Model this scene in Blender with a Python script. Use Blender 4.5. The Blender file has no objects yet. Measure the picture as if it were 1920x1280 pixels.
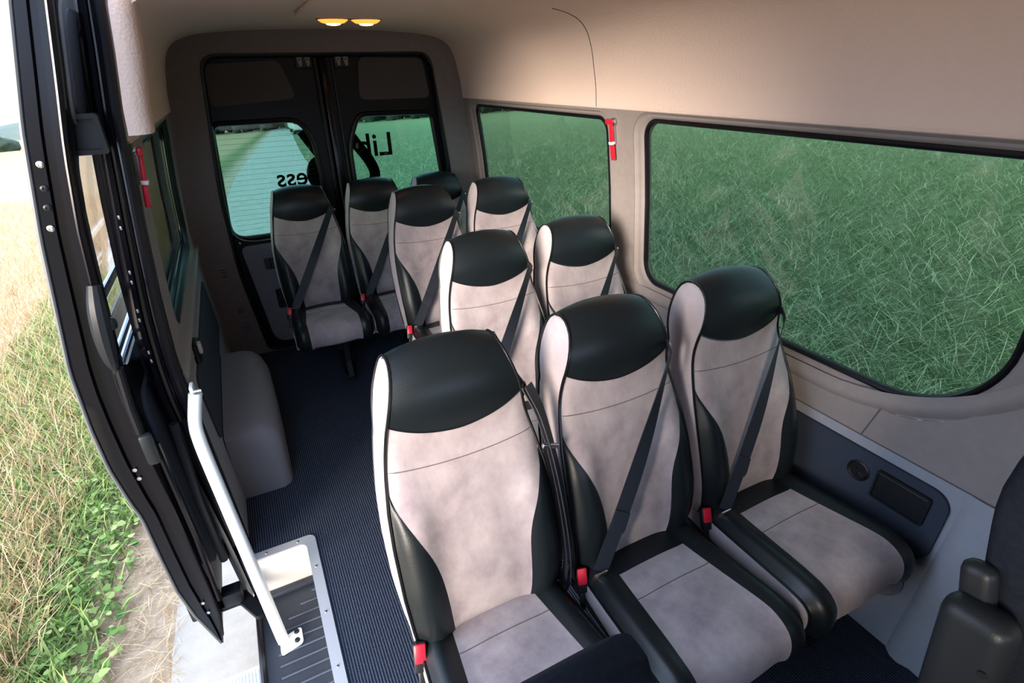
import bpy, bmesh, math, random
import numpy as np
from mathutils import Vector, Matrix, noise
from mathutils.geometry import tessellate_polygon

random.seed(7); rng = np.random.default_rng(7)
scene = bpy.context.scene
col = scene.collection

# ------------------------------------------------------------------ camera
def cam_axes(pitch, roll, yaw):
    p, r, w = (math.radians(a) for a in (pitch, roll, yaw))
    right = np.array([math.cos(w), math.sin(w), 0.]); fwd = np.array([-math.sin(w), math.cos(w), 0.]); up = np.array([0, 0, 1.])
    f2 = fwd*math.cos(p) - up*math.sin(p); u2 = up*math.cos(p) + fwd*math.sin(p)
    r3 = right*math.cos(r) + u2*math.sin(r); u3 = u2*math.cos(r) - right*math.sin(r)
    return r3, u3, f2
CAM = np.array([-0.627, -1.0863, 1.7015])
r_, u_, f_ = cam_axes(27.06, -1.572, -26.258)
cd = bpy.data.cameras.new('camera'); cam = bpy.data.objects.new('camera', cd); col.objects.link(cam)
cd.sensor_width = 36.0; cd.lens = 36.0*992.94/1920.0; cd.clip_start = 0.02; cd.clip_end = 2000
M4 = Matrix(((r_[0], u_[0], -f_[0], CAM[0]), (r_[1], u_[1], -f_[1], CAM[1]), (r_[2], u_[2], -f_[2], CAM[2]), (0, 0, 0, 1)))
cam.matrix_world = M4
scene.camera = cam

# ------------------------------------------------------------------ world, sun, exposure
world = bpy.data.worlds.new('world'); scene.world = world; world.use_nodes = True
wn = world.node_tree; wn.nodes.clear()
bg = wn.nodes.new('ShaderNodeBackground'); bg.inputs['Color'].default_value = (0.60, 0.74, 1.0, 1); bg.inputs['Strength'].default_value = 2.1   # bright hazy overcast
wo = wn.nodes.new('ShaderNodeOutputWorld'); wn.links.new(bg.outputs[0], wo.inputs[0])
sd = bpy.data.lights.new('sun', 'SUN'); sun = bpy.data.objects.new('sun', sd); col.objects.link(sun)
sd.energy = 4.7; sd.angle = math.radians(26); sd.color = (1.0, 0.85, 0.69)
sun.rotation_euler = Vector((0.80, 0.57, -0.19)).to_track_quat('-Z', 'Y').to_euler()
sun.location = (-6, -4, 5)
vs = scene.view_settings
vs.view_transform = 'Standard'; vs.look = 'None'; vs.gamma = 1.0; vs.use_curve_mapping = False; vs.exposure = 1.4

# ------------------------------------------------------------------ materials
MAT = {}
def mat(name, color, rough=0.6, metal=0.0, color2=None, nscale=6.0, bump=0.0, bscale=200.0, sheen=0.0, coat=0.0, detail=4.0, spec=0.5, ntype='NOISE', contrast=(0.35, 0.65), aniso=None):
    m = bpy.data.materials.new(name); m.use_nodes = True
    nt = m.node_tree; b = nt.nodes['Principled BSDF']
    b.inputs['Base Color'].default_value = (*color, 1); b.inputs['Roughness'].default_value = rough; b.inputs['Metallic'].default_value = metal
    b.inputs['Specular IOR Level'].default_value = spec
    if sheen: b.inputs['Sheen Weight'].default_value = sheen; b.inputs['Sheen Roughness'].default_value = 0.5
    if coat: b.inputs['Coat Weight'].default_value = coat; b.inputs['Coat Roughness'].default_value = 0.08
    tc = nt.nodes.new('ShaderNodeTexCoord'); src = tc.outputs['Object']
    if aniso:
        mp = nt.nodes.new('ShaderNodeMapping'); mp.inputs['Scale'].default_value = aniso; nt.links.new(src, mp.inputs[0]); src2 = mp.outputs[0]
    else: src2 = src
    if color2 is not None:
        n = nt.nodes.new('ShaderNodeTexNoise'); n.inputs['Scale'].default_value = nscale; n.inputs['Detail'].default_value = detail
        n.inputs['Roughness'].default_value = 0.65
        nt.links.new(src2, n.inputs['Vector'])
        cr = nt.nodes.new('ShaderNodeValToRGB'); cr.color_ramp.elements[0].position = contrast[0]; cr.color_ramp.elements[1].position = contrast[1]
        cr.color_ramp.elements[0].color = (*color, 1); cr.color_ramp.elements[1].color = (*color2, 1)
        nt.links.new(n.outputs['Fac'], cr.inputs[0]); nt.links.new(cr.outputs[0], b.inputs['Base Color'])
    if bump:
        if ntype == 'VORONOI':
            n2 = nt.nodes.new('ShaderNodeTexVoronoi'); n2.inputs['Scale'].default_value = bscale; o2 = n2.outputs['Distance']
        else:
            n2 = nt.nodes.new('ShaderNodeTexNoise'); n2.inputs['Scale'].default_value = bscale; n2.inputs['Detail'].default_value = 3; o2 = n2.outputs['Fac']
        nt.links.new(src, n2.inputs['Vector'])
        bp = nt.nodes.new('ShaderNodeBump'); bp.inputs['Strength'].default_value = bump; bp.inputs['Distance'].default_value = 0.002
        nt.links.new(o2, bp.inputs['Height']); nt.links.new(bp.outputs[0], b.inputs['Normal'])
    MAT[name] = m
    return m
mat('suede', (0.195, 0.158, 0.176), 0.92, color2=(0.375, 0.330, 0.336), nscale=9, bump=0.25, bscale=60, sheen=0.25, detail=9, contrast=(0.30, 0.70), spec=0.2, aniso=(1.0, 1.0, 0.7))
mat('suede_side', (0.29, 0.255, 0.275), 0.92, color2=(0.38, 0.335, 0.35), nscale=5, sheen=0.25, spec=0.2)
mat('leather', (0.006, 0.009, 0.011), 0.36, bump=0.15, bscale=420, spec=0.30)
mat('piping', (0.004, 0.005, 0.006), 0.32, spec=0.35)
mat('shell_black', (0.006, 0.007, 0.009), 0.6, spec=0.25)
mat('webbing', (0.014, 0.018, 0.026), 0.5, spec=0.3, bump=0.3, bscale=500)
mat('black_plastic', (0.008, 0.009, 0.011), 0.4, spec=0.3)
mat('grey_plastic', (0.011, 0.013, 0.015), 0.38, spec=0.2, bump=0.2, bscale=500)
mat('red_plastic', (0.55, 0.010, 0.030), 0.35)
mat('steel', (0.55, 0.55, 0.56), 0.28, metal=1.0)
mat('aluminium', (0.50, 0.52, 0.56), 0.42, metal=0.45, bump=0.05, bscale=80)
mat('white_metal', (0.72, 0.76, 0.75), 0.30)
mat('rear_trim_shaded', (0.15, 0.13, 0.125), 0.75, color2=(0.17, 0.148, 0.142), nscale=30)  # wall trim darkened: light falloff toward the rear put into the colour
mat('wall_trim', (0.215, 0.188, 0.178), 0.65, color2=(0.235, 0.206, 0.195), nscale=30, bump=0.12, bscale=500)
mat('wall_lower', (0.25, 0.265, 0.30), 0.65, color2=(0.27, 0.285, 0.32), nscale=30, bump=0.12, bscale=500)  # bluish cast of the light low in the cabin put into the colour
mat('headliner', (0.68, 0.54, 0.475), 0.95, bump=0.55, bscale=120, ntype='VORONOI', spec=0.1)
mat('dark_panel', (0.020, 0.028, 0.046), 0.8, bump=0.1, bscale=600)
mat('black_paint', (0.003, 0.003, 0.005), 0.2, spec=0.22)
mat('black_satin', (0.004, 0.005, 0.007), 0.4, spec=0.2)
mat('rubber', (0.005, 0.005, 0.007), 0.3, spec=0.3)
mat('grey_rubber', (0.07, 0.075, 0.078), 0.5)
mat('door_card', (0.17, 0.165, 0.185), 0.8, bump=0.1, bscale=500)
mat('door_insert', (0.06, 0.052, 0.052), 0.9)
mat('step_wall', (0.50, 0.47, 0.43), 0.6)
mat('step_tread', (0.016, 0.021, 0.031), 0.48, bump=0.1, bscale=300)
mat('step_rib', (0.05, 0.062, 0.085), 0.35)
mat('seam', (0.10, 0.088, 0.085), 0.9)
mat('chrome', (0.8, 0.8, 0.82), 0.12, metal=1.0)
mat('blue_metal', (0.35, 0.42, 0.55), 0.22, metal=0.9)
mat('decal', (0.004, 0.004, 0.005), 0.5)
mat('front_seat', (0.006, 0.008, 0.012), 0.85, spec=0.1, color2=(0.010, 0.012, 0.018), nscale=120, bump=0.3, bscale=700)
mat('concrete', (0.31, 0.275, 0.23), 0.9, color2=(0.41, 0.37, 0.315), nscale=4, bump=0.4, bscale=60, detail=8)
mat('bark', (0.06, 0.045, 0.03), 0.9)
mat('tree_crown', (0.010, 0.022, 0.014), 0.9, color2=(0.03, 0.055, 0.026), nscale=1.2)
mat('truck_white', (0.42, 0.43, 0.43), 0.4)
mat('hill', (0.05, 0.08, 0.06), 0.9, color2=(0.09, 0.11, 0.08), nscale=0.02)

def carpet_material():
    m = bpy.data.materials.new('carpet'); m.use_nodes = True; nt = m.node_tree; b = nt.nodes['Principled BSDF']
    b.inputs['Roughness'].default_value = 0.95; b.inputs['Specular IOR Level'].default_value = 0.15
    tc = nt.nodes.new('ShaderNodeTexCoord')
    w = nt.nodes.new('ShaderNodeTexWave'); w.wave_type = 'BANDS'; w.bands_direction = 'X'; w.inputs['Scale'].default_value = 34.0
    w.inputs['Distortion'].default_value = 1.2; w.inputs['Detail'].default_value = 3; w.inputs['Detail Scale'].default_value = 4
    n = nt.nodes.new('ShaderNodeTexNoise'); n.inputs['Scale'].default_value = 260; n.inputs['Detail'].default_value = 2
    mx = nt.nodes.new('ShaderNodeMath'); mx.operation = 'MULTIPLY'
    cr = nt.nodes.new('ShaderNodeValToRGB'); cr.color_ramp.elements[0].position = 0.12; cr.color_ramp.elements[1].position = 0.62
    cr.color_ramp.elements[0].color = (0.009, 0.013, 0.022, 1); cr.color_ramp.elements[1].color = (0.070, 0.085, 0.125, 1)
    nt.links.new(tc.outputs['Object'], w.inputs['Vector']); nt.links.new(tc.outputs['Object'], n.inputs['Vector'])
    nt.links.new(w.outputs['Fac'], mx.inputs[0]); nt.links.new(n.outputs['Fac'], mx.inputs[1])
    nt.links.new(mx.outputs[0], cr.inputs[0]); nt.links.new(cr.outputs[0], b.inputs['Base Color'])
    bp = nt.nodes.new('ShaderNodeBump'); bp.inputs['Strength'].default_value = 0.5; bp.inputs['Distance'].default_value = 0.003
    nt.links.new(w.outputs['Fac'], bp.inputs['Height']); nt.links.new(bp.outputs[0], b.inputs['Normal'])
    MAT['carpet'] = m
carpet_material()

def glass_material(name, tint, refl=1.0):
    m = bpy.data.materials.new(name); m.use_nodes = True; nt = m.node_tree; nt.nodes.clear()
    o = nt.nodes.new('ShaderNodeOutputMaterial'); t = nt.nodes.new('ShaderNodeBsdfTransparent'); g = nt.nodes.new('ShaderNodeBsdfGlossy')
    t.inputs['Color'].default_value = (*tint, 1); g.inputs['Roughness'].default_value = 0.03; g.inputs['Color'].default_value = (refl, refl, refl, 1)
    lw = nt.nodes.new('ShaderNodeLayerWeight'); lw.inputs['Blend'].default_value = 0.5
    pw = nt.nodes.new('ShaderNodeMath'); pw.operation = 'POWER'; pw.inputs[1].default_value = 5.0; nt.links.new(lw.outputs['Facing'], pw.inputs[0])
    fr = nt.nodes.new('ShaderNodeMath'); fr.operation = 'MULTIPLY_ADD'; fr.inputs[1].default_value = 0.9; fr.inputs[2].default_value = 0.045; nt.links.new(pw.outputs[0], fr.inputs[0])
    mx = nt.nodes.new('ShaderNodeMixShader')
    nt.links.new(fr.outputs[0], mx.inputs[0]); nt.links.new(t.outputs[0], mx.inputs[1]); nt.links.new(g.outputs[0], mx.inputs[2]); nt.links.new(mx.outputs[0], o.inputs[0])
    MAT[name] = m
glass_material('glass_green', (0.37, 0.455, 0.41), .9)
glass_material('glass_teal', (0.37, 0.54, 0.50), .5)
glass_material('glass_dark', (0.36, 0.42, 0.38), .4)
glass_material('glass_clear', (0.92, 0.94, 0.93), 1.0)

def lamp_material():
    m = bpy.data.materials.new('lamp_glow'); m.use_nodes = True; nt = m.node_tree; b = nt.nodes['Principled BSDF']
    b.inputs['Base Color'].default_value = (0.9, 0.5, 0.2, 1)
    b.inputs['Emission Color'].default_value = (1.0, 0.17, 0.02, 1); b.inputs['Emission Strength'].default_value = 1.3
    MAT['lamp_glow'] = m
    m2 = m.copy(); m2.name = 'bulb_glow'; b2 = m2.node_tree.nodes['Principled BSDF']; b2.inputs['Emission Color'].default_value = (1.0, 0.5, 0.16, 1); b2.inputs['Emission Strength'].default_value = 6.0; MAT['bulb_glow'] = m2
lamp_material()

def island_material(name, c1, c2, c3, rough=0.8, trans=0.0):
    m = bpy.data.materials.new(name); m.use_nodes = True; nt = m.node_tree; b = nt.nodes['Principled BSDF']
    b.inputs['Roughness'].default_value = rough; b.inputs['Specular IOR Level'].default_value = 0.2
    g = nt.nodes.new('ShaderNodeNewGeometry'); cr = nt.nodes.new('ShaderNodeValToRGB')
    cr.color_ramp.elements[0].color = (*c1, 1); cr.color_ramp.elements[1].color = (*c3, 1)
    e = cr.color_ramp.elements.new(0.5); e.color = (*c2, 1)
    nt.links.new(g.outputs['Random Per Island'], cr.inputs[0]); nt.links.new(cr.outputs[0], b.inputs['Base Color'])
    MAT[name] = m
island_material('meadow_blades', (0.07, 0.10, 0.05), (0.24, 0.31, 0.16), (0.70, 0.74, 0.48))
island_material('weed_blades', (0.06, 0.13, 0.03), (0.16, 0.25, 0.06), (0.34, 0.38, 0.13))
island_material('straw_blades', (0.30, 0.18, 0.09), (0.48, 0.32, 0.17), (0.66, 0.50, 0.31))

def ground_material(name, stops, nscale=1.2, amp=0.5, jitter=9.0, attr=None):
    """colour by distance from the road edge (object x), broken up by noise"""
    m = bpy.data.materials.new(name); m.use_nodes = True; nt = m.node_tree; b = nt.nodes['Principled BSDF']
    b.inputs['Roughness'].default_value = 0.95; b.inputs['Specular IOR Level'].default_value = 0.1
    tc = nt.nodes.new('ShaderNodeTexCoord'); sp = nt.nodes.new('ShaderNodeSeparateXYZ'); nt.links.new(tc.outputs['Object'], sp.inputs[0])
    xo = sp.outputs['X']
    if attr: at = nt.nodes.new('ShaderNodeAttribute'); at.attribute_name = attr; xo = at.outputs['Fac']
    n = nt.nodes.new('ShaderNodeTexNoise'); n.inputs['Scale'].default_value = nscale; n.inputs['Detail'].default_value = 8; nt.links.new(tc.outputs['Object'], n.inputs['Vector'])
    a = nt.nodes.new('ShaderNodeMath'); a.operation = 'MULTIPLY_ADD'; a.inputs[1].default_value = amp; nt.links.new(n.outputs['Fac'], a.inputs[0]); nt.links.new(xo, a.inputs[2])
    mr = nt.nodes.new('ShaderNodeMapRange'); mr.inputs['From Min'].default_value = stops[0][0]; mr.inputs['From Max'].default_value = stops[-1][0]; nt.links.new(a.outputs[0], mr.inputs['Value'])
    cr = nt.nodes.new('ShaderNodeValToRGB'); ce = cr.color_ramp.elements
    lo, hi = stops[0][0], stops[-1][0]
    ce[0].position = 0; ce[0].color = (*stops[0][1], 1); ce[1].position = 1; ce[1].color = (*stops[-1][1], 1)
    for p, c in stops[1:-1]:
        e = ce.new((p-lo)/(hi-lo)); e.color = (*c, 1)
    nt.links.new(mr.outputs[0], cr.inputs[0])
    n2 = nt.nodes.new('ShaderNodeTexNoise'); n2.inputs['Scale'].default_value = jitter; n2.inputs['Detail'].default_value = 10; n2.inputs['Roughness'].default_value = 0.75; nt.links.new(tc.outputs['Object'], n2.inputs['Vector'])
    mr2 = nt.nodes.new('ShaderNodeMapRange'); mr2.inputs['From Min'].default_value = 0.3; mr2.inputs['From Max'].default_value = 0.7; mr2.inputs['To Min'].default_value = 0.55; mr2.inputs['To Max'].default_value = 1.3
    nt.links.new(n2.outputs['Fac'], mr2.inputs['Value'])
    mm = nt.nodes.new('ShaderNodeVectorMath'); mm.operation = 'SCALE'; nt.links.new(cr.outputs[0], mm.inputs[0]); nt.links.new(mr2.outputs[0], mm.inputs['Scale'])
    nt.links.new(mm.outputs[0], b.inputs['Base Color'])
    MAT[name] = m
ground_material('verge_ground', [(-60, (0.30, 0.23, 0.11)), (-8, (0.44, 0.29, 0.16)), (-3.2, (0.44, 0.29, 0.16)), (-2.3, (0.18, 0.19, 0.07)), (-1.75, (0.24, 0.19, 0.10)), (-1.55, (0.40, 0.29, 0.19)), (-1.2, (0.42, 0.32, 0.22))], attr='road_offset')
ground_material('meadow_ground', [(1.5, (0.09, 0.115, 0.055)), (5, (0.12, 0.16, 0.075)), (30, (0.30, 0.35, 0.17)), (80, (0.34, 0.38, 0.18))], nscale=0.6, amp=1.5, jitter=3.0)

# ------------------------------------------------------------------ mesh helpers
def link(o, parent=None):
    col.objects.link(o)
    if parent is not None: o.parent = parent
    return o
def tag(o, label=None, cat=None, group=None, kind=None):
    if label: o['label'] = label
    if cat: o['category'] = cat
    if group: o['group'] = group
    if kind: o['kind'] = kind
    return o
def empty(name, loc=(0, 0, 0)):
    o = bpy.data.objects.new(name, None); o.empty_display_size = 0.1; o.location = loc; col.objects.link(o); return o

def catmull(pts, n):
    pts = [np.array(p, float) for p in pts]; out = []
    P = [2*pts[0]-pts[1]] + pts + [2*pts[-1]-pts[-2]]
    for i in range(1, len(P)-2):
        for k in range(n):
            t = k/n; a, b, c, d = P[i-1], P[i], P[i+1], P[i+2]
            out.append(0.5*((2*b)+(-a+c)*t+(2*a-5*b+4*c-d)*t*t+(-a+3*b-3*c+d)*t**3))
    out.append(pts[-1]); return out

class MB:
    def __init__(s): s.v = []; s.f = []
    def add(s, verts, faces):
        b = len(s.v); s.v += [tuple(map(float, p)) for p in verts]; s.f += [tuple(i+b for i in f) for f in faces]; return s
    def box(s, c, size, bev=0.0, rot=None, seg=2):
        bm = bmesh.new(); bmesh.ops.create_cube(bm, size=1.0)
        bmesh.ops.scale(bm, vec=size, verts=bm.verts)
        if bev > 0: bmesh.ops.bevel(bm, geom=list(bm.edges), offset=min(bev, min(size)*0.49), segments=seg, profile=0.5, affect='EDGES')
        if rot is not None: bmesh.ops.transform(bm, matrix=rot.to_4x4(), verts=bm.verts)
        bmesh.ops.translate(bm, vec=c, verts=bm.verts)
        return s.bm(bm)
    def bm(s, bm):
        bm.verts.index_update(); vs_ = [v.co[:] for v in bm.verts]; fs = [[v.index for v in f.verts] for f in bm.faces]; bm.free(); return s.add(vs_, fs)
    def grid(s, fn, us, vs_, flip=False):
        nu, nv = len(us), len(vs_); pts = [fn(u, v) for v in vs_ for u in us]; fs = []
        for j in range(nv-1):
            for i in range(nu-1):
                a = j*nu+i; q = (a, a+1, a+nu+1, a+nu); fs.append(q[::-1] if flip else q)
        return s.add(pts, fs)
    def loft(s, rings, closed=True, caps=False):
        n = len(rings[0]); pts = [p for r in rings for p in r]; fs = []
        for j in range(len(rings)-1):
            for i in range(n if closed else n-1):
                k = (i+1) % n; fs.append((j*n+i, j*n+k, (j+1)*n+k, (j+1)*n+i))
        if caps: fs.append(tuple(range(n))[::-1]); fs.append(tuple((len(rings)-1)*n+i for i in range(n)))
        return s.add(pts, fs)
    def tube(s, path, r, n=8, closed=False, caps=True):
        path = [Vector(p) for p in path]; N = len(path); rings = []
        prev = None
        for i in range(N):
            a = path[(i-1) % N] if (closed or i > 0) else path[i]; b = path[(i+1) % N] if (closed or i < N-1) else path[i]
            t = (b-a).normalized()
            if prev is None:
                ref = Vector((0, 0, 1)) if abs(t.z) < 0.9 else Vector((1, 0, 0)); nrm = t.cross(ref).normalized()
            else:
                nrm = (prev - t*prev.dot(t)).normalized()
            prev = nrm; bn = t.cross(nrm); rr = r[i] if isinstance(r, (list, tuple)) else r
            rings.append([tuple(path[i]+(nrm*math.cos(2*math.pi*k/n)+bn*math.sin(2*math.pi*k/n))*rr) for k in range(n)])
        if closed: rings.append(rings[0]); return s.loft(rings, True, False)
        return s.loft(rings, True, caps)
    def ribbon(s, path, wid, thick, wdir=None, wdirs=None):
        """flat strap with thickness"""
        path = [Vector(p) for p in path]; rings = []
        for i, p in enumerate(path):
            a = path[max(0, i-1)]; b = path[min(len(path)-1, i+1)]; t = (b-a).normalized()
            wd = Vector(wdirs[i] if wdirs else wdir); wd = (wd - t*wd.dot(t)).normalized(); nn = t.cross(wd); w = wid[i] if isinstance(wid, (list, tuple)) else wid
            rings.append([tuple(p+wd*w/2+nn*thick/2), tuple(p-wd*w/2+nn*thick/2), tuple(p-wd*w/2-nn*thick/2), tuple(p+wd*w/2-nn*thick/2)])
        return s.loft(rings, True, True)
    def plate(s, outer, holes, thick, fn, cuts=(), cutaxis=1):
        """flat polygon with holes in (a,b), given a thickness, cut for bending, mapped by fn(a,b,d)"""
        loops = [[Vector((a, b, 0)) for a, b in outer]] + [[Vector((a, b, 0)) for a, b in h] for h in holes]
        flat = [p for l in loops for p in l]; tris = tessellate_polygon(loops)
        bm = bmesh.new(); vv = [bm.verts.new(p) for p in flat]
        for t in tris:
            try: bm.faces.new([vv[i] for i in t])
            except ValueError: pass
        bmesh.ops.recalc_face_normals(bm, faces=bm.faces)
        for c in cuts:
            co = Vector((0, 0, 0)); no = Vector((0, 0, 0)); co[cutaxis] = c; no[cutaxis] = 1
            bmesh.ops.bisect_plane(bm, geom=list(bm.verts)+list(bm.edges)+list(bm.faces), plane_co=co, plane_no=no, dist=1e-5)
        if thick:
            g = bmesh.ops.extrude_face_region(bm, geom=list(bm.faces), use_keep_orig=True)
            bmesh.ops.translate(bm, vec=(0, 0, thick), verts=[e for e in g['geom'] if isinstance(e, bmesh.types.BMVert)])
            bmesh.ops.recalc_face_normals(bm, faces=bm.faces)
        for v in bm.verts: v.co = Vector(fn(*v.co))
        return s.bm(bm)
    def revolve(s, prof, n=24, M=None):
        rings = [[(r*math.cos(2*math.pi*k/n), r*math.sin(2*math.pi*k/n), z) for k in range(n)] for r, z in prof]
        if M is not None: rings = [[tuple(M @ Vector(p)) for p in r] for r in rings]
        return s.loft(rings, True, True)
    def build(s, name, m, parent=None, sharp=35, fix=True):
        me = bpy.data.meshes.new(name); me.from_pydata(s.v, [], s.f); me.update()
        if fix:
            bm = bmesh.new(); bm.from_mesh(me); bmesh.ops.remove_doubles(bm, verts=bm.verts, dist=1e-6); bmesh.ops.recalc_face_normals(bm, faces=bm.faces); bm.to_mesh(me); bm.free()
        me.polygons.foreach_set('use_smooth', [True]*len(me.polygons))
        if sharp: me.set_sharp_from_angle(angle=math.radians(sharp))
        me.materials.append(MAT[m] if isinstance(m, str) else m)
        return link(bpy.data.objects.new(name, me), parent)

def lin(a, b, n): return list(np.linspace(a, b, n))
def sstep(x): x = min(1, max(0, x)); return x*x*(3-2*x)
def rrect(a0, a1, b0, b1, r=0.05, n=8):
    """rounded rectangle, radii order: (a0,b0) (a1,b0) (a1,b1) (a0,b1)"""
    if not isinstance(r, (list, tuple)): r = (r,)*4
    cs = [(a0, b0, 1, 1, 180), (a1, b0, -1, 1, 270), (a1, b1, -1, -1, 0), (a0, b1, 1, -1, 90)]; out = []
    for (a, b, sa, sb, st), rr in zip(cs, r):
        for k in range(n+1):
            t = math.radians(st+90*k/n); out.append((a+sa*rr+rr*math.cos(t), b+sb*rr+rr*math.sin(t)))
    return out
def densify(poly, step=0.06):
    out = []
    for i, p in enumerate(poly):
        q = poly[(i+1) % len(poly)]; d = math.dist(p, q); k = max(1, int(d/step))
        for j in range(k): out.append((p[0]+(q[0]-p[0])*j/k, p[1]+(q[1]-p[1])*j/k))
    return out

def rrectd(a0, a1, b0, b1, r, n=10, k=8):
    p = rrect(a0, a1, b0, b1, r, n); out = []; m = n+1
    for c in range(4):
        out += p[c*m:(c+1)*m]; q0 = p[(c+1)*m-1]; q1 = p[((c+1)*m) % (4*m)]
        out += [(q0[0]+(q1[0]-q0[0])*j/k, q0[1]+(q1[1]-q0[1])*j/k) for j in range(1, k)]
    return out
def round_poly(pts, r, n=6):
    out = []; N = len(pts)
    for i in range(N):
        p = np.array(pts[i], float); a = np.array(pts[i-1], float); b = np.array(pts[(i+1) % N], float)
        rr = r[i] if isinstance(r, (list, tuple)) else r
        da = (a-p)/np.linalg.norm(a-p); db = (b-p)/np.linalg.norm(b-p)
        s0 = p+da*rr; s1 = p+db*rr
        for k in range(n+1):
            t = k/n; out.append(tuple((1-t)**2*s0+2*t*(1-t)*p+t*t*s1))
    return out

# body cross-section: half width of the cabin lining at height z
PZ = [-0.4, 0, .3, .6, .9, 1.2, 1.4, 1.55, 1.7, 1.8, 1.86]
PX = [.89, .913, .925, .94, .945, .920, .895, .872, .848, .828, .795]
def xw(z): return float(np.interp(z, PZ, PX))
YR = 2.645            # rear doors
CUTZ = [.1*i for i in range(-3, 19)]
def fr(a, b, d): return (xw(b)+d, a, b)       # right wall: a = y, b = z, d = outward
def fl(a, b, d): return (-(xw(b)+d), a, b)

# ================================================================== SETTING: cabin shell
# floor carpet with the step well cut out
SX, SY = -0.690, 0.715        # inner edge and rear end of the step well
mb = MB(); mb.plate([(-.935, SY), (SX, SY), (SX, -.62), (-.935, -.62), (-.935, -2.15), (.94, -2.15), (.94, 2.66), (-.935, 2.66)], [], -0.03, lambda a, b, d: (a, b, d))
floor = tag(mb.build('floor', 'carpet'), 'ribbed blue-black carpet floor of the van', 'floor', kind='structure')
# sill bar at rear doors
mb = MB(); mb.box((0.0, 2.625, 0.006), (1.44, 0.035, 0.018), 0.004)
mb.build('sill_bar', 'black_satin', floor)

# right wall: window lining with two window openings, belt strip, lower panel
W2 = dict(y0=-.628, y1=.735, z0=.822, z1=1.508)      # large window
W1 = dict(y0=1.005, y1=2.47, z0=.822, z1=1.500)
def wout(W, e, rs, dt=None):
    dt = e if dt is None else dt
    return densify(rrect(W['y0']-e, W['y1']+e, W['z0']-e, W['z1']+dt, rs), 0.08)
R2 = [.26, .10, .07, .10]; R1 = [.12, .12, .06, .06]
wall_r = empty('wall_right', (0.93, 0.8, 0)); tag(wall_r, 'beige plastic lined side wall with two tinted windows', 'wall', kind='structure')
wall_r_inv = Matrix.Translation(wall_r.location).inverted()
def wr(mb_, name, m, **k):
    o = mb_.build(name, m, wall_r, **k); o.matrix_parent_inverse = wall_r_inv; return o
mb = MB()
mb.plate([(-2.15, .66), (2.66, .66), (2.66, 1.58), (-2.15, 1.58)], [wout(W2, .055, [.30, .13, .10, .13], .035), wout(W1, .055, [.16, .16, .08, .08], .035)], 0.05, fr, CUTZ)
wr(mb, 'window_lining', 'wall_trim')
# reveals: soft steps from the lining to the seal
for W, rs, rs2 in ((W2, R2, [.30, .13, .10, .13]), (W1, R1, [.16, .16, .08, .08])):
    mb = MB(); rings = []
    for e, dt, off in ((.055, .035, .004), (.046, .030, .012), (.036, .026, .016), (.026, .022, .014), (.018, .016, .018), (.008, .008, .030), (-.005, -.005, .045)):
        q = e/.055; rr = [a+(b-a)*q for a, b in zip(rs, rs2)]
        o = rrectd(W['y0']-e, W['y1']+e, W['z0']-e, W['z1']+dt, rr)
        rings.append([fr(a, b, off) for a, b in o])
    mb.loft(rings, True); wr(mb, 'window_reveal', 'wall_trim', sharp=60)
# belt moulding under the big window: a ridge that follows its lower corner
def ridge(path, w, h, name, m, parent_fn):
    mb_ = MB()
    rings = []
    for i, (a, b) in enumerate(path):
        p0 = np.array(path[max(0, i-1)]); p1 = np.array(path[min(len(path)-1, i+1)]); t = (p1-p0)/np.linalg.norm(p1-p0); nn = np.array([-t[1], t[0]])
        rings.append([fr(*(np.array([a, b])+nn*w*s_), -h*c_) for s_, c_ in ((-1, -.3), (-.6, .35), (-.2, .9), (.1, 1), (.45, .7), (.8, .1), (1, -.3))])
    mb_.loft(rings, False); return parent_fn(mb_, name, m, sharp=80)
path = [(2.6, .765), (1.2, .765), (.2, .765), (-.2, .766)] + [(-.2-.62*math.sin(t)*.93, .766+.62*(1-math.cos(t))*.75) for t in np.linspace(.15, 1.25, 12)]
ridge(catmull(path, 4), .030, .010, 'belt_ridge', 'wall_trim', wr)
# lower panel of the wall
mb = MB(); mb.plate([(-2.15, -.02), (2.66, -.02), (2.66, .652), (-2.15, .652)], [], 0.05, lambda a, b, d: fr(a, b, d+.004), CUTZ); wr(mb, 'lower_panel', 'wall_lower')
mb = MB(); mb.tube([fr(y, .657, .004) for y in lin(2.6, -1.6, 40)], .0042, 6); wr(mb, 'seam_line', 'seam')
mb = MB(); mb.tube([fr(-.405+(.80-z)*.25, z, -.001) for z in lin(.80, .662, 12)], .0022, 6); wr(mb, 'panel_joint', 'seam')
mb = MB(); mb.plate(rrect(-.648, 1.2, .352, .618, [.075, .03, .03, .055], 10), [], -.010, lambda a, b, d: fr(a, b, .003+d), [.4, .5, .6]); dp = wr(mb, 'dark_insert_panel', 'dark_panel'); dp['label'] = 'dark slate-blue insert panel low on the wall'
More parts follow.
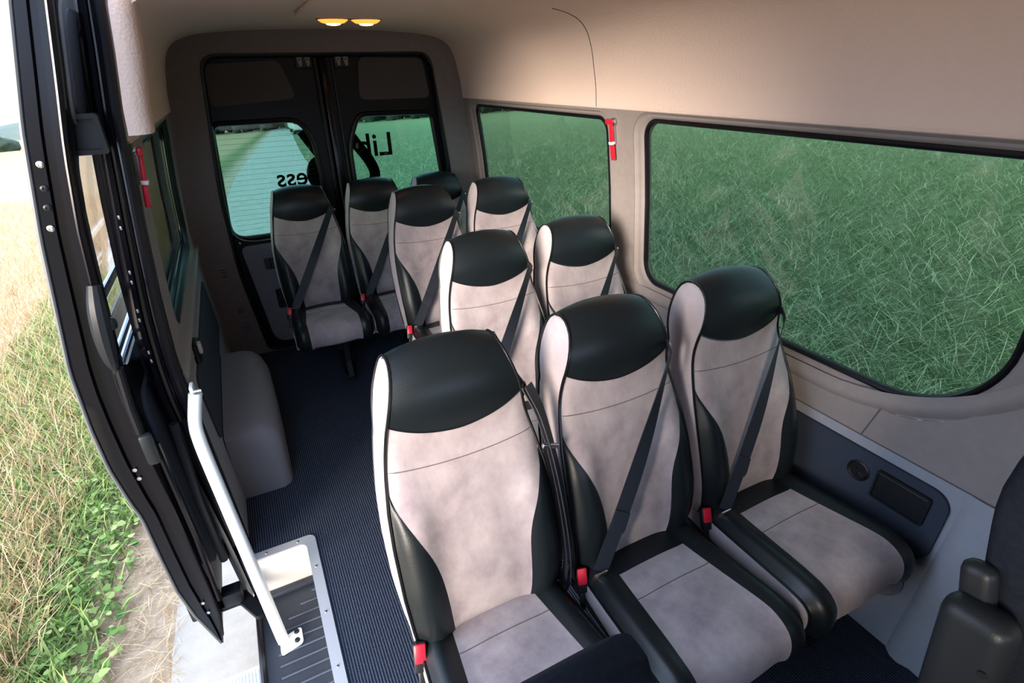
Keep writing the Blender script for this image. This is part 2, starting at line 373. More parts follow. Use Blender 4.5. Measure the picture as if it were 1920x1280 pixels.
# round speaker and storage flap
def on_wall(y, z, off):   # local frame on the right wall facing into the cabin
    sl = (xw(z+.05)-xw(z-.05))/.1
    zax = Vector((-1, 0, sl)).normalized(); yax = Vector((0, 0, 1)); xax = yax.cross(zax).normalized(); yax = zax.cross(xax)
    Mx = Matrix((xax, yax, zax)).transposed().to_4x4(); Mx.translation = Vector(fr(y, z, off)); return Mx
Mx = on_wall(-.401, .541, -.004)
mb = MB(); mb.revolve([(.0345, -.004), (.0345, .006), (.030, .009), (.027, .006), (.026, .005), (.0001, .0055)], 32, Mx); sp_ = wr(mb, 'speaker_cover', 'black_plastic')
mb = MB()
for k in range(6):
    a = k*math.pi/3; mb.tube([Mx @ Vector((.006*math.cos(a), .006*math.sin(a), .0065)), Mx @ Vector((.021*math.cos(a+.5), .021*math.sin(a+.5), .0065))], .0015, 5)
o = wr(mb, 'grille_rib', 'grey_plastic')
Mx = on_wall(-.53, .537, -.010)
mb = MB(); mb.plate(rrect(-.076, .076, -.050, .050, .008), [rrect(-.070, .070, -.044, .044, .006)], .010, lambda a, b, d: Mx @ Vector((a, b, d-.004))); wr(mb, 'flap_frame', 'black_plastic')
mb = MB(); mb.plate(rrect(-.069, .069, -.043, .043, .006), [], .006, lambda a, b, d: Mx @ Vector((a, b, d-.003))); wr(mb, 'storage_flap', 'black_plastic')
mb = MB(); mb.tube([Mx @ Vector((-.068, .041, .005)), Mx @ Vector((.068, .041, .005))], .004, 8); wr(mb, 'flap_hinge', 'grey_plastic')
Mx = on_wall(-.545, .245, -.001)
mb = MB(); mb.revolve([(.082, -.006), (.082, .004), (.076, .007), (.0001, .007)], 40, Mx); wr(mb, 'round_cap', 'door_card')
# pillar cover beside the driver seat (slanting rib)
mb = MB(); rings = []
for z in lin(0.0, .655, 14):
    yc = -.70 - .015*(z/.62); g_ = 1-.75*sstep((z-.45)/.2); rings.append([fr(yc+dy, z, -h*g_+.002) for dy, h in ((.055, -.01), (.045, .004), (.025, .018), (0, .022), (-.03, .010), (-.06, .012), (-.075, .020), (-.30, .022))])
mb.loft(rings, False); wr(mb, 'pillar_cover', 'wall_lower', sharp=80)

# windows on the right
def window(name, W, rs, fn, glass, label, seal_off=.030, pane_off=.040, r=.0105):
    o_ = rrect(W['y0']-.004, W['y1']+.004, W['z0']-.004, W['z1']+.004, rs, 12); o_ = densify(o_, .08)
    root = empty(name, fn((W['y0']+W['y1'])/2, W['z0'], pane_off)); tag(root, label, 'window', kind='structure')
    inv = Matrix.Translation(root.location).inverted()
    mb_ = MB(); mb_.plate(o_, [], .004, lambda a, b, d: fn(a, b, pane_off+d), CUTZ); p = mb_.build('pane', glass, root); p.matrix_parent_inverse = inv
    mb_ = MB(); mb_.tube([fn(a, b, seal_off) for a, b in o_], r, 8, closed=True); p2 = mb_.build('seal', 'rubber', root); p2.matrix_parent_inverse = inv
    return root, p
window('window_1', W2, R2, fr, 'glass_green', 'large tinted side window beside the front row of seats')
window('window_2', W1, R1, fr, 'glass_green', 'tinted side window beside the rear rows of seats')

# ceiling: headliner over the sides and the roof
CEIL = [(.874, 1.548), (.866, 1.556), (.864, 1.58), (.858, 1.64), (.846, 1.70), (.828, 1.78), (.795, 1.85), (.73, 1.895), (.60, 1.922), (.35, 1.938), (0, 1.945)]
half = catmull(CEIL, 5)
prof = [(x, z) for x, z in half] + [(-x, z) for x, z in half[::-1][1:]]
mb = MB()
def vault(ys, pr):
    rings = [[(x, y, z) for x, z in pr] for y in ys]; outer = [[(x*1.035, y, z+.035) for x, z in pr] for y in ys]
    mb.loft(rings, False); mb.loft(outer, False)
    for k in (0, -1): mb.loft([rings[k], outer[k]], False)
    for k in (0, -1): mb.loft([[r[k] for r in rings], [r[k] for r in outer]], False)
vault([2.63, 2.5, 2.2, 1.8, 1.4, 1.034, 1.026, .8, .77], prof)
vault([.77, .5, 0, -.5, -.85], [p for p in prof if not (p[0] < 0 and p[1] < 1.885)])
vault([-.85, -1, -1.6, -2.1], prof)
ceiling = tag(mb.build('ceiling', 'headliner', sharp=50), 'dotted beige fabric headliner curving over the cabin', 'ceiling', kind='structure')
mb = MB(); mb.tube([(x*.9985, 1.03, z-.001) for x, z in prof[:40]], .0016, 5); mb.build('headliner_seam', 'seam', ceiling)
# lower lip of the headliner over the windows
for s in (1, -1):
    mb = MB(); mb.tube([(s*.872, y, 1.551) for y in (lin(2.62, -2.0, 30) if s > 0 else lin(2.62, .77, 16))], .006, 8); mb.build('headliner_lip', 'headliner', ceiling)
# lamp console on the ceiling
mb = MB(); mb.plate(rrect(-.26, .26, .2, 1.70, .10), [], .012, lambda a, b, d: (a, b, 1.926+d)); mb.build('ceiling_panel', 'headliner', ceiling)

# ------------------------------------------------------------------ left wall behind the sliding door opening
YP = 0.75
W3 = dict(y0=1.10, y1=2.36, z0=.90, z1=1.50)
wall_l = empty('wall_left', (-0.93, 1.7, 0)); tag(wall_l, 'shaded grey plastic side wall behind the open sliding door', 'wall', kind='structure')
inv_l = Matrix.Translation(wall_l.location).inverted()
def wl(mb_, name, m, **k):
    o = mb_.build(name, m, wall_l, **k); o.matrix_parent_inverse = inv_l; return o
mb = MB(); mb.plate([(YP+.005, .70), (2.66, .70), (2.66, 1.58), (YP+.005, 1.58)], [wout(W3, .035, .10, .03)], .03, fl, CUTZ); wl(mb, 'window_lining', 'wall_trim')
mb = MB(); mb.plate([(YP+.005, -.03), (2.66, -.03), (2.66, .702), (YP+.005, .702)], [], .03, lambda a, b, d: fl(a, b, d+.004), CUTZ); wl(mb, 'lower_panel', 'wall_lower')
mb = MB(); rings = []
for e, off in ((.035, .004), (.022, .012), (.010, .016), (-.006, .04)):
    rings.append([fl(a, b, off) for a, b in rrectd(W3['y0']-e, W3['y1']+e, W3['z0']-e, W3['z1']+min(e, .03), .09)])
mb.loft(rings, True); wl(mb, 'window_reveal', 'black_satin', sharp=60)
mb = MB(); mb.plate([(YP+.03, -.30), (2.70, -.30), (2.70, 1.86), (YP+.03, 1.86)], [wout(W3, .0, .09)], .012, lambda a, b, d: fl(a, b, .075+d), CUTZ); wl(mb, 'outer_skin', 'black_paint')
# dark belt moulding with a small hook latch
mb = MB(); mb.tube([fl(y, .80, .0) for y in lin(YP+.05, 2.6, 24)], .02, 8); wl(mb, 'belt_moulding', 'wall_trim')
mb = MB(); mb.box((-.937, 1.25, .70), (.03, .11, .085), .012); hl = wl(mb, 'latch_recess', 'black_plastic')
mb = MB(); mb.box((-.917, 1.215, .725), (.014, .03, .05), .005); wl(mb, 'latch_tab', 'step_wall')
# long dark recess between lower wall and belt
mb = MB(); mb.plate(rrect(1.05, 2.35, .36, .66, .05), [], -.006, lambda a, b, d: fl(a, b, .003+d), [.4, .5, .6]); wl(mb, 'dark_insert_panel', 'dark_panel')
window('window_3', W3, [.09]*4, fl, 'glass_dark', 'dark tinted side window behind the open sliding door', seal_off=.03, pane_off=.04)
# guide rail for the sliding door on the outside of the body
mb = MB(); mb.box((-1.035, 1.75, .86), (.022, 1.70, .018), .004); rail = wl(mb, 'guide_rail', 'blue_metal')
mb = MB(); mb.box((-1.035, 1.75, .815), (.022, 1.70, .012), .004); wl(mb, 'guide_rail', 'blue_metal')
mb = MB(); mb.box((-1.045, 1.05, .72), (.02, .12, .10), .03); wl(mb, 'roller_bracket', 'blue_metal')

# wheel arch box
mb = MB(); rings = []
for y, s in ((1.10, .93), (1.125, .985), (1.17, 1.0), (1.5, 1.0), (1.85, 1.0), (1.97, .97), (2.02, .88)):
    H = .345*s; X1 = -.705-(1-s)*.6; ring = []
    sec = [(-.925, 0), (-.925, H)] + [(X1-.11+.11*math.sin(t), H-.11+.11*math.cos(t)) for t in np.linspace(0, math.pi/2, 8)] + [(X1, 0)]
    rings.append([(a, y, b) for a, b in sec])
mb.loft(rings, True, True)
tag(mb.build('wheel_arch_box', 'door_card', sharp=50), 'grey rounded wheel arch cover on the floor by the left wall', 'wheel arch', kind='structure')

# ------------------------------------------------------------------ door pillar (rear edge of the sliding door opening)
PIN = [(1.93, .80), (1.88, .819), (1.766, .836), (1.64, .859), (1.55, .869), (1.29, .901), (1.1, .922), (.87, .938), (.66, .931), (.386, .921), (0, .911), (-.22, .905)]
POUT = [(1.93, .865), (1.88, .880), (1.707, .912), (1.607, .930), (1.33, .974), (1.02, 1.018), (.753, 1.030), (.5, 1.008), (0, .972), (-.27, .958)]
def pin(z): return float(np.interp(-z, [-a for a, b in PIN], [b for a, b in PIN]))
def pout(z): return float(np.interp(-z, [-a for a, b in POUT], [b for a, b in POUT]))
pil = empty('trim_1', (-.93, YP, 0)); tag(pil, 'gloss black door pillar with rubber seal at the open side door', 'door pillar', kind='structure')
inv_p = Matrix.Translation(pil.location).inverted()
def pl(mb_, name, m, **k):
    o = mb_.build(name, m, pil, **k); o.matrix_parent_inverse = inv_p; return o
zs = lin(-.25, 1.93, 45)
def pz(q, z, y): return (-(pin(z)+(pout(z)-pin(z))*q), y, z)
mb = MB(); mb.loft([[pz(0, z, YP+.06), pz(.05, z, YP+.01), pz(.12, z, YP), pz(.42, z, YP), pz(.46, z, YP+.014), pz(.60, z, YP+.014), pz(.64, z, YP+.002), pz(.80, z, YP+.004), pz(.9, z, YP+.02), pz(1, z, YP+.03), pz(1, z, YP+.12)] for z in zs], False); pl(mb, 'pillar_face', 'black_paint', sharp=50)
mb = MB(); mb.tube([pz(.16, z, YP-.010) for z in zs], .0125, 10); pl(mb, 'door_seal', 'rubber')
mb = MB(); mb.tube([pz(.40, z, YP-.003) for z in zs], .006, 8); pl(mb, 'pillar_ridge', 'black_paint')
mb = MB(); mb.loft([[pz(-.04, z, YP+.03), pz(-.02, z, YP-.004), pz(.04, z, YP-.008), pz(.08, z, YP+.002)] for z in lin(-.02, 1.55, 30)], False); pl(mb, 'pillar_trim', 'grey_plastic', sharp=60)
for z in (1.36, 1.33, 1.20, 1.17, 1.08, 1.05, .94, .91):
    mb = MB(); mb.box(pz(.72, z, YP), (.006, .006, .012), .002); pl(mb, 'clip', 'steel')
mb = MB(); mb.loft([[(-(pin(z)-.006-.055*math.sin(t)), YP-.006+.055*(1-math.cos(t)), z) for t in np.linspace(0, math.pi/2, 9)]+[(-(pin(z)-.061), YP+.10, z)] for z in lin(1.57, 1.93, 12)], False); pl(mb, 'headliner_edge', 'headliner', sharp=80)

# unseen cabin front: bulkhead and side wall, openings sized to steer the light
mb = MB(); mb.plate([(-.93, -.3), (.93, -.3), (.93, 1.96), (-.93, 1.96)], [rrect(-.74, .74, 1.08, 1.46, .1)], .04, lambda a, b, d: (a, -2.16+d, b)); tag(mb.build('wall_front', 'black_satin'), 'unseen dark front end behind the camera, opening sized to limit light', 'bulkhead', kind='structure')
mb = MB(); mb.plate([(-2.15, -.25), (-.85, -.25), (-.85, 1.86), (-2.15, 1.86)], [rrect(-2.05, -1.62, 1.0, 1.46, .08)], .06, fl, CUTZ)
tag(mb.build('wall_left_front', 'black_satin'), 'side wall ahead of the sliding door opening', 'wall', kind='structure')

# ================================================================== REAR END
def fy(y0):                      # plane across the van, a = x, b = z, d = towards the rear
    return lambda a, b, d: (a, y0+d, b)
wall_b = empty('wall_rear', (0, 2.60, 0)); tag(wall_b, 'rear end frame around the twin back doors', 'wall', kind='structure')
inv_b = Matrix.Translation(wall_b.location).inverted()
def wb(mb_, name, m, **k):
    o = mb_.build(name, m, wall_b, **k); o.matrix_parent_inverse = inv_b; return o
OPEN = round_poly([(-.655, 1.815), (-.735, 1.07), (-.745, .60), (-.69, .015), (.69, .015), (.745, .60), (.735, 1.07), (.655, 1.815)], [.09, .1, .1, .06, .06, .1, .1, .09], 8)
outerp = [(x*1.02, z+.012) for x, z in prof] + [(-xw(z)-.025, z) for z in lin(1.5, -.03, 12)] + [(xw(z)+.025, z) for z in lin(-.03, 1.5, 12)]
mb = MB(); mb.plate(outerp[::-1], [OPEN], .05, fy(2.598)); wb(mb, 'rear_trim_shaded', 'rear_trim_shaded', sharp=40)
mb = MB(); rings = []
def off_poly(P, k): 
    c = np.array([0, .9]); return [tuple(np.array(p)+(c-np.array(p))/np.linalg.norm(c-np.array(p))*k) for p in P]
rings = [[(a, y, b) for a, b in off_poly(OPEN, k)] for k, y in ((-.012, 2.596), (-.008, 2.588), (.006, 2.588), (.014, 2.60), (.018, 2.66))]
mb.loft(rings, True); wb(mb, 'door_frame_seal', 'rubber', sharp=60)
for k, (x, z, w, h) in enumerate(((-.835, .60, .05, .075), (-.80, .34, .045, .05), (-.79, .22, .06, .08))):
    mb = MB(); mb.plate(rrect(x-w/2, x+w/2, z-h/2, z+h/2, .008), [], -.004, fy(2.599)); g = wb(mb, 'vent_grille', 'door_card')
    for j in range(4):
        mb = MB(); mb.box((x, 2.5935, z-h*.33+h*.22*j), (w*.8, .004, .005), .001); mb.build('slat', 'door_insert', g)

def rear_door(name, s, label, pane_poly, pane_r, insert, card, glass):
    root = empty(name, (.36*s, YR, 0)); tag(root, label, 'door', kind='structure'); inv = Matrix.Translation(root.location).inverted()
    def part(mb_, n_, m_, par=root, **k):
        o = mb_.build(n_, m_, par, **k); o.matrix_parent_inverse = inv if par is root else Matrix.Identity(4); return o
    edge = [(-.005 if s < 0 else -.045, .03), (.70*s, .03), (.765*s, .60), (.76*s, 1.0), (.69*s, 1.83), (-.005 if s < 0 else -.045, 1.835)]
    mb_ = MB(); mb_.plate(edge, [pane_poly], .045, fy(YR)); part(mb_, 'door_shell', 'black_satin', sharp=40)
    mb_ = MB(); mb_.tube([(a, YR-.004, b) for a, b in pane_poly], .016, 8, closed=True); part(mb_, 'window_seal', 'rubber')
    mb_ = MB(); mb_.plate(off_poly2(pane_poly, -.006), [], .004, fy(YR+.02)); pane = part(mb_, 'pane', glass)
    mb_ = MB(); mb_.plate(insert, [], -.007, fy(YR)); part(mb_, 'upper_insert', 'door_insert')
    mb_ = MB(); mb_.plate(card, [], -.012, fy(YR)); cardo = part(mb_, 'door_card', 'door_card')
    return root, pane, part, inv
def off_poly2(P, k):
    c = np.mean(np.array(P), axis=0); return [tuple(np.array(p)+(c-np.array(p))/np.linalg.norm(c-np.array(p))*k) for p in P]
LP = round_poly([(-.690, 1.468), (-.205, 1.468), (-.140, 1.34), (-.125, .79), (-.745, .79)], [.05, .07, .06, .07, .11], 8)
RP = round_poly([(.155, 1.478), (.645, 1.468), (.715, .79), (.075, .79), (.075, 1.30)], [.06, .05, .10, .07, .08], 8)
LI = round_poly([(-.655, 1.775), (-.255, 1.79), (-.195, 1.585), (-.665, 1.555)], .045)
RI = round_poly([(.205, 1.800), (.615, 1.79), (.650, 1.555), (.180, 1.560)], .045)
LC = round_poly([(-.705, .742), (-.08, .742), (-.08, .045), (-.635, .045)], [.05, .04, .04, .09])
RC = round_poly([(.705, .742), (.06, .742), (.06, .045), (.635, .045)], [.05, .04, .04, .09])
d2, pane2, part2, inv2 = rear_door('door_2', -1, 'black rear door with teal glass behind the leftmost back seat', LP, None, LI, LC, 'glass_teal')
d3, pane3, part3, inv3 = rear_door('door_3', 1, 'black rear door with lettered glass next to the right side wall', RP, None, RI, RC, 'glass_teal')
# centre edge of the doors
mb = MB(); mb.tube([(-.055, YR-.008, z) for z in lin(.05, 1.80, 12)], .014, 8); part2(mb, 'edge_seal', 'rubber')
mb = MB(); mb.box((-.012, YR-.012, .92), (.045, .03, 1.76), .010); part3(mb, 'edge_profile', 'black_paint')
mb = MB(); mb.tube([(.045, YR-.006, z) for z in lin(.05, 1.80, 12)], .010, 8); part3(mb, 'edge_seal', 'rubber')
# lock brackets at the top
for x, pt in ((-.118, part2), (.105, part3)):
    mb = MB(); mb.box((x, YR-.012, 1.785), (.095, .024, .085), .008); bk = pt(mb, 'lock_bracket', 'black_plastic')
    for dx in (-.024, .02):
        mb = MB(); mb.plate(round_poly([(x+dx-.016, 1.815), (x+dx+.016, 1.815), (x+dx+.010, 1.755), (x+dx-.004, 1.755)], .004), [], -.004, fy(YR-.024)); mb.build('lock_plate', 'wall_trim', bk)
        mb = MB(); mb.revolve([(.005, 0), (.005, .004), (.0001, .004)], 10, Matrix.Translation((x+dx, YR-.027, 1.79)) @ Matrix.Rotation(math.pi/2, 4, 'X')); mb.build('bolt', 'black_plastic', bk)
# handle recess and net pocket on the left door card
mb = MB(); mb.plate(rrect(-.605, -.505, .555, .665, .015), [rrect(-.590, -.520, .570, .650, .012)], -.006, fy(YR-.012)); part2(mb, 'handle_frame', 'door_card')
mb = MB(); mb.plate(rrect(-.590, -.520, .570, .650, .012), [], .002, fy(YR-.0135)); part2(mb, 'handle_recess', 'door_insert')
mb = MB(); mb.box((-.553, YR-.016, .61), (.012, .008, .07), .003); part2(mb, 'pull_handle', 'black_plastic')
mb = MB(); mb.plate(rrect(-.60, -.38, .27, .45, .015), [rrect(-.565, -.40, .29, .43, .012)], -.006, fy(YR-.012)); part2(mb, 'pocket_frame', 'door_card')
mb = MB(); mb.plate(rrect(-.565, -.40, .29, .43, .012), [], .002, fy(YR-.0135)); part2(mb, 'pocket_recess', 'black_plastic')
mb = MB()
for k in range(-6, 9):
    for sg in (1, -1):
        x0 = -.565+.022*k; x1 = x0+.14
        pts = [(x0+t*.14, (.29+t*.14) if sg > 0 else (.43-t*.14)) for t in lin(0, 1, 8)]; pts = [p for p in pts if -.565 <= p[0] <= -.40]
        if len(pts) > 1: mb.tube([(a, YR-.017, b) for a, b in pts], .0014, 4)
n_ = part2(mb, 'net', 'webbing'); n_['kind'] = 'stuff'
mb = MB(); mb.revolve([(.008, 0), (.007, .004), (.0001, .005)], 12, Matrix.Translation((-.70, YR-.002, .765)) @ Matrix.Rotation(math.pi/2, 4, 'X')); part2(mb, 'bump_stop', 'chrome')
mb = MB(); mb.tube([(-.745, YR-.018, .93)] + [(a, YR-.018, b) for a, b in catmull([(-.738, .86), (-.70, .80), (-.63, .772), (-.5, .768), (-.2, .768)], 5)], .005, 6); part2(mb, 'blue_strip', 'blue_metal')
# heating wires
mb = MB()
for k in range(20):
    z = .84+.03*k; mb.box((-.43, YR+.017, z), (.54-.08*max(0, (z-1.2)/.27), .0008, .0011))
hw = part2(mb, 'heater_wires', 'decal'); hw['kind'] = 'stuff'
# stuck-on lettering, read from outside, so mirrored from in here
def letters(txt, x_left, z0, h, parent, inv, name):
    cu = bpy.data.curves.new(name, 'FONT'); cu.body = txt; cu.size = 1.0; cu.extrude = 0.004; cu.offset = 0.012
    to = bpy.data.objects.new(name, cu); col.objects.link(to)
    bpy.context.view_layer.update()
    me = bpy.data.meshes.new_from_object(to.evaluated_get(bpy.context.evaluated_depsgraph_get())); bpy.data.objects.remove(to)
    for v in me.vertices:
        x, y, z = v.co; v.co = (x_left-x*h, YR+.030+z*.2, z0+y*h)
    bm = bmesh.new(); bm.from_mesh(me); bmesh.ops.recalc_face_normals(bm, faces=bm.faces); bm.to_mesh(me); bm.free()
    me.materials.clear(); me.materials.append(MAT['decal']); return link(bpy.data.objects.new(name, me), parent)
letters('Lib', .372, 1.215, .205, pane3, inv3, 'window_lettering')
letters('ess', -.212, 1.078, .155, pane2, inv2, 'window_lettering')
def band(path, w, parent, inv, name='emblem_stroke'):
    mb_ = MB(); P = [np.array(p) for p in catmull(path, 8)]; rings = []
    for i, p in enumerate(P):
        t = P[min(i+1, len(P)-1)]-P[max(0, i-1)]; t /= np.linalg.norm(t); n = np.array([-t[1], t[0]])
        rings.append([(p[0]+n[0]*w/2, YR+.029, p[1]+n[1]*w/2), (p[0]-n[0]*w/2, YR+.029, p[1]-n[1]*w/2), (p[0]-n[0]*w/2, YR+.031, p[1]-n[1]*w/2), (p[0]+n[0]*w/2, YR+.031, p[1]+n[1]*w/2)])
    mb_.loft(rings, True, True); return mb_.build(name, 'decal', parent)
band([(.08, 1.38), (.125, 1.30), (.195, 1.19), (.222, 1.10), (.185, 1.03), (.10, 1.01)], .072, pane3, inv3)
band([(-.205, 1.395), (-.175, 1.34), (-.13, 1.26)], .05, pane2, inv2)
band([(-.105+.076*math.cos(t), 1.13+.084*math.sin(t)) for t in np.linspace(1.35, 4.9, 10)], .072, pane2, inv2)

# ================================================================== SLIDING DOOR (slid back along the outside)
YD = 0.60
DOUT = [(1.93, .955), (1.86, .977), (1.61, 1.044), (1.355, 1.098), (.99, 1.160), (.80, 1.172), (.655, 1.174), (.50, 1.160), (.44, 1.150), (.25, 1.150), (.087, 1.147), (-.06, 1.128), (-.10, 1.118), (-.245, 1.086)]
DIN = [(1.93, .885), (1.70, .935), (1.547, .970), (1.37, 1.002), (1.21, 1.021), (.905, 1.055), (.67, 1.050), (.05, 1.040), (-.10, 1.045), (-.245, 1.078)]
def dout(z): return float(np.interp(-z, [-a for a, b in DOUT], [b for a, b in DOUT]))
def din(z): return float(np.interp(-z, [-a for a, b in DIN], [b for a, b in DIN]))
door1 = empty('door_1', (-1.09, YD, -.245)); tag(door1, 'gloss black sliding side door standing open along the outside', 'door', kind='structure')
inv_d = Matrix.Translation(door1.location).inverted()
def dr(mb_, name, m, parent=door1, **k):
    o = mb_.build(name, m, parent, **k)
    if parent is door1: o.matrix_parent_inverse = inv_d
    return o
zs = lin(-.245, 1.93, 60)
def dz(q, z, y): return (-(din(z)+(dout(z)-din(z))*q), y, z)
mb = MB(); mb.loft([[dz(0, z, YD+.06), dz(0, z, YD+.012), dz(.06, z, YD), dz(.36, z, YD), dz(.40, z, YD+.016), dz(.58, z, YD+.016), dz(.62, z, YD+.002), dz(.90, z, YD), dz(1, z, YD+.010), dz(1, z, YD+.06)] for z in zs], False); dr(mb, 'front_edge', 'black_paint', sharp=45)
DW = dict(y0=.66, y1=1.78, z0=.93, z1=1.555)
whole = densify(rrect(DW['y0'], DW['y1'], DW['z0'], DW['z1'], .07), .08)
mb = MB(); mb.plate([(YD+.03, -.24), (1.92, -.24), (1.92, 1.93), (YD+.03, 1.93)], [whole], -.008, lambda a, b, d: (-(dout(b)+d), a, b), CUTZ); dr(mb, 'outer_skin', 'black_paint')
mb = MB(); mb.plate([(YD+.03, -.24), (1.92, -.24), (1.92, 1.93), (YD+.03, 1.93)], [whole], .008, lambda a, b, d: (-(din(b)+d), a, b), CUTZ); dr(mb, 'inner_panel', 'black_satin')
mb = MB(); mb.plate(densify(rrect(DW['y0']-.01, DW['y1']+.01, DW['z0']-.01, DW['z1']+.01, .07), .08), [], .004, lambda a, b, d: (-(dout(b)-.012+d), a, b), CUTZ); dr(mb, 'pane', 'glass_clear')
mb = MB(); mb.tube([dz(1.0, z, YD+.004) for z in zs], .0055, 8); dr(mb, 'edge_seal', 'grey_rubber')
mb = MB(); mb.tube([dz(.12, z, YD-.002) for z in lin(-.2, 1.9, 40)], .006, 8); dr(mb, 'inner_ridge', 'black_paint')
mb = MB(); mb.plate(densify(rrect(.66, 1.5, 1.62, 1.86, .06), .08), [], -.010, lambda a, b, d: (-(din(b)+d), a, b), CUTZ); dr(mb, 'upper_card', 'dark_panel')
mb = MB(); mb.plate(densify(rrect(.64, 1.55, 1.60, 1.89, .07), .08), [densify(rrect(.66, 1.5, 1.62, 1.86, .06), .08)], -.006, lambda a, b, d: (-(din(b)+d), a, b), CUTZ); dr(mb, 'upper_card_rim', 'grey_rubber')
mb = MB(); mb.plate(densify(rrect(.68, 1.8, .05, .82, .08), .08), [], -.012, lambda a, b, d: (-(din(b)+d), a, b), CUTZ); dr(mb, 'lower_card', 'dark_panel')
# square stop block at the top of the window
mb = MB(); mb.plate(rrect(-.05, .05, -.048, .048, .008), [rrect(-.038, .040, -.036, .036, .006)], .03, lambda a, b, d: (-(.952-a), .66+d, 1.585+b)); bx = dr(mb, 'stop_block', 'black_satin')
mb = MB(); mb.plate(rrect(-.038, .040, -.036, .036, .006), [], .01, lambda a, b, d: (-(.952-a), .678+d, 1.585+b)); dr(mb, 'stop_pad', 'grey_plastic', bx)
# latch plate with screws
for z in (1.53, 1.475, 1.43, 1.38):
    mb = MB(); mb.revolve([(.0085, -.004), (.008, .003), (.004, .005), (.0035, .002), (.0001, .002)], 14, Matrix.Translation(dz(.72, z, YD-.001)) @ Matrix.Rotation(math.pi/2, 4, 'X')); dr(mb, 'screw', 'steel' if z in (1.53, 1.38) else 'black_plastic')
for z in (.62, .585, -.02, -.075):
    mb = MB(); mb.revolve([(.007, -.004), (.0065, .003), (.0001, .004)], 12, Matrix.Translation(dz(.55, z, YD+.012)) @ Matrix.Rotation(math.pi/2, 4, 'X')); dr(mb, 'screw', 'steel')
# pull handle on the inner edge
hp = catmull([(-1.026, .585, 1.225), (-1.036, .572, 1.16), (-1.046, .570, 1.08), (-1.052, .575, 1.01), (-1.052, .585, .97)], 6)
mb = MB(); mb.tube(hp, [.010+.014*math.sin(math.pi*min(1, (i+3)/len(hp))) for i in range(len(hp))], 10); hd = dr(mb, 'pull_handle', 'grey_plastic')
mb = MB(); mb.tube([(-1.046, .585, .98), (-1.056, .585, .85), (-1.058, .585, .76)], .012, 10); dr(mb, 'handle_rod', 'black_satin', hd)
mb = MB(); mb.box((-1.022, .580, 1.115), (.030, .03, .035), .012, seg=3); dr(mb, 'release_button', 'grey_plastic', hd)
mb = MB(); mb.box((-1.050, .580, .70), (.035, .03, .11), .01); dr(mb, 'latch_cover', 'grey_plastic')
mb = MB(); mb.box((-1.055, 1.21, 1.145), (.012, 1.08, .030), .004); dr(mb, 'window_bar', 'blue_metal')
for z in (1.0, .962):
    mb = MB(); mb.box((-1.052, 1.21, z), (.014, 1.10, .016), .004); dr(mb, 'window_ledge', 'blue_metal')
# vertical stiffener tubes, lower arm with roller bracket, outer step pad
mb = MB(); mb.tube([(-1.035, .60, .70), (-1.03, .60, .3), (-1.035, .60, -.02)], .010, 8); dr(mb, 'stiffener', 'black_paint')
mb = MB(); mb.tube([(-.985, .66, .72), (-.99, .64, .4), (-.985, .64, .12)], .014, 8); dr(mb, 'cable_guide', 'black_satin')
mb = MB(); mb.tube(catmull([(-.965, .70, .70), (-.962, .69, .5), (-.955, .69, .30), (-.95, .70, .12)], 6), .011, 7); dr(mb, 'cable', 'rubber')
mb = MB(); mb.plate(round_poly([(-1.05, .62), (-.985, .62), (-.93, .52), (-.905, .52), (-.895, .54), (-.96, .67), (-1.05, .67)], .008), [], -.02, lambda a, b, d: (a, b, -.09+d)); ar = dr(mb, 'roller_arm', 'black_satin')
mb = MB(); mb.box((-1.0, .64, -.06), (.07, .06, .06), .008); dr(mb, 'roller_housing', 'black_satin', ar)
for p in ((-.99, .635, -.088), (-.99, .655, -.088)):
    mb = MB(); mb.revolve([(.006, -.002), (.006, .002), (.0001, .003)], 10, Matrix.Translation(p)); dr(mb, 'bolt', 'steel', ar)
mb = MB(); mb.box((-1.135, .66, -.04), (.022, .1, .12), .008); dr(mb, 'protective_strip', 'grey_plastic')

# ================================================================== STEP WELL
step = empty('trim_2', (-.80, .1, -.2)); tag(step, 'sunken entry step with aluminium rim and ribbed black tread', 'entry step', kind='structure')
inv_s = Matrix.Translation(step.location).inverted()
def stp(mb_, name, m, parent=step, **k):
    o = mb_.build(name, m, parent, **k); o.matrix_parent_inverse = inv_s; return o
TZ = -.20
rim_o = [(-.905, SY+.028), (SX+.022, SY+.028), (SX+.022, -.62), (-.905, -.62)]
rim = [(-.905, SY+.024)] + [(SX+.018-.03+.03*math.sin(t), SY-.006+.03*math.cos(t)) for t in np.linspace(0, math.pi/2, 8)] + [(SX+.018, -.615), (SX-.020, -.615)] + [(SX-.02-.03+.03*math.cos(t), SY-.014-.03+.03*math.sin(t)) for t in np.linspace(0, math.pi/2, 8)] + [(-.905, SY-.014)]
mb = MB(); mb.plate(rim, [], .004, lambda a, b, d: (a, b, .0005+d)); stp(mb, 'step_rim', 'aluminium')
mb = MB(); mb.box((-.80, SY-.006, TZ/2-.002), (.215, .014, abs(TZ)-.002), .002); stp(mb, 'end_riser', 'step_wall')
mb = MB(); mb.box((SX-.006, .05, TZ/2-.002), (.014, 1.33, abs(TZ)-.002), .002); stp(mb, 'side_riser', 'step_wall')
mb = MB(); mb.plate([(-.935, SY-.013), (SX-.013, SY-.013), (SX-.013, -.62), (-.935, -.62)], [], -.02, lambda a, b, d: (a, b, TZ+d)); stp(mb, 'tread', 'step_tread')
mb = MB(); mb.box((-.81, SY-.03, TZ+.01), (.22, .03, .022), .006); stp(mb, 'tread_edge', 'step_tread')
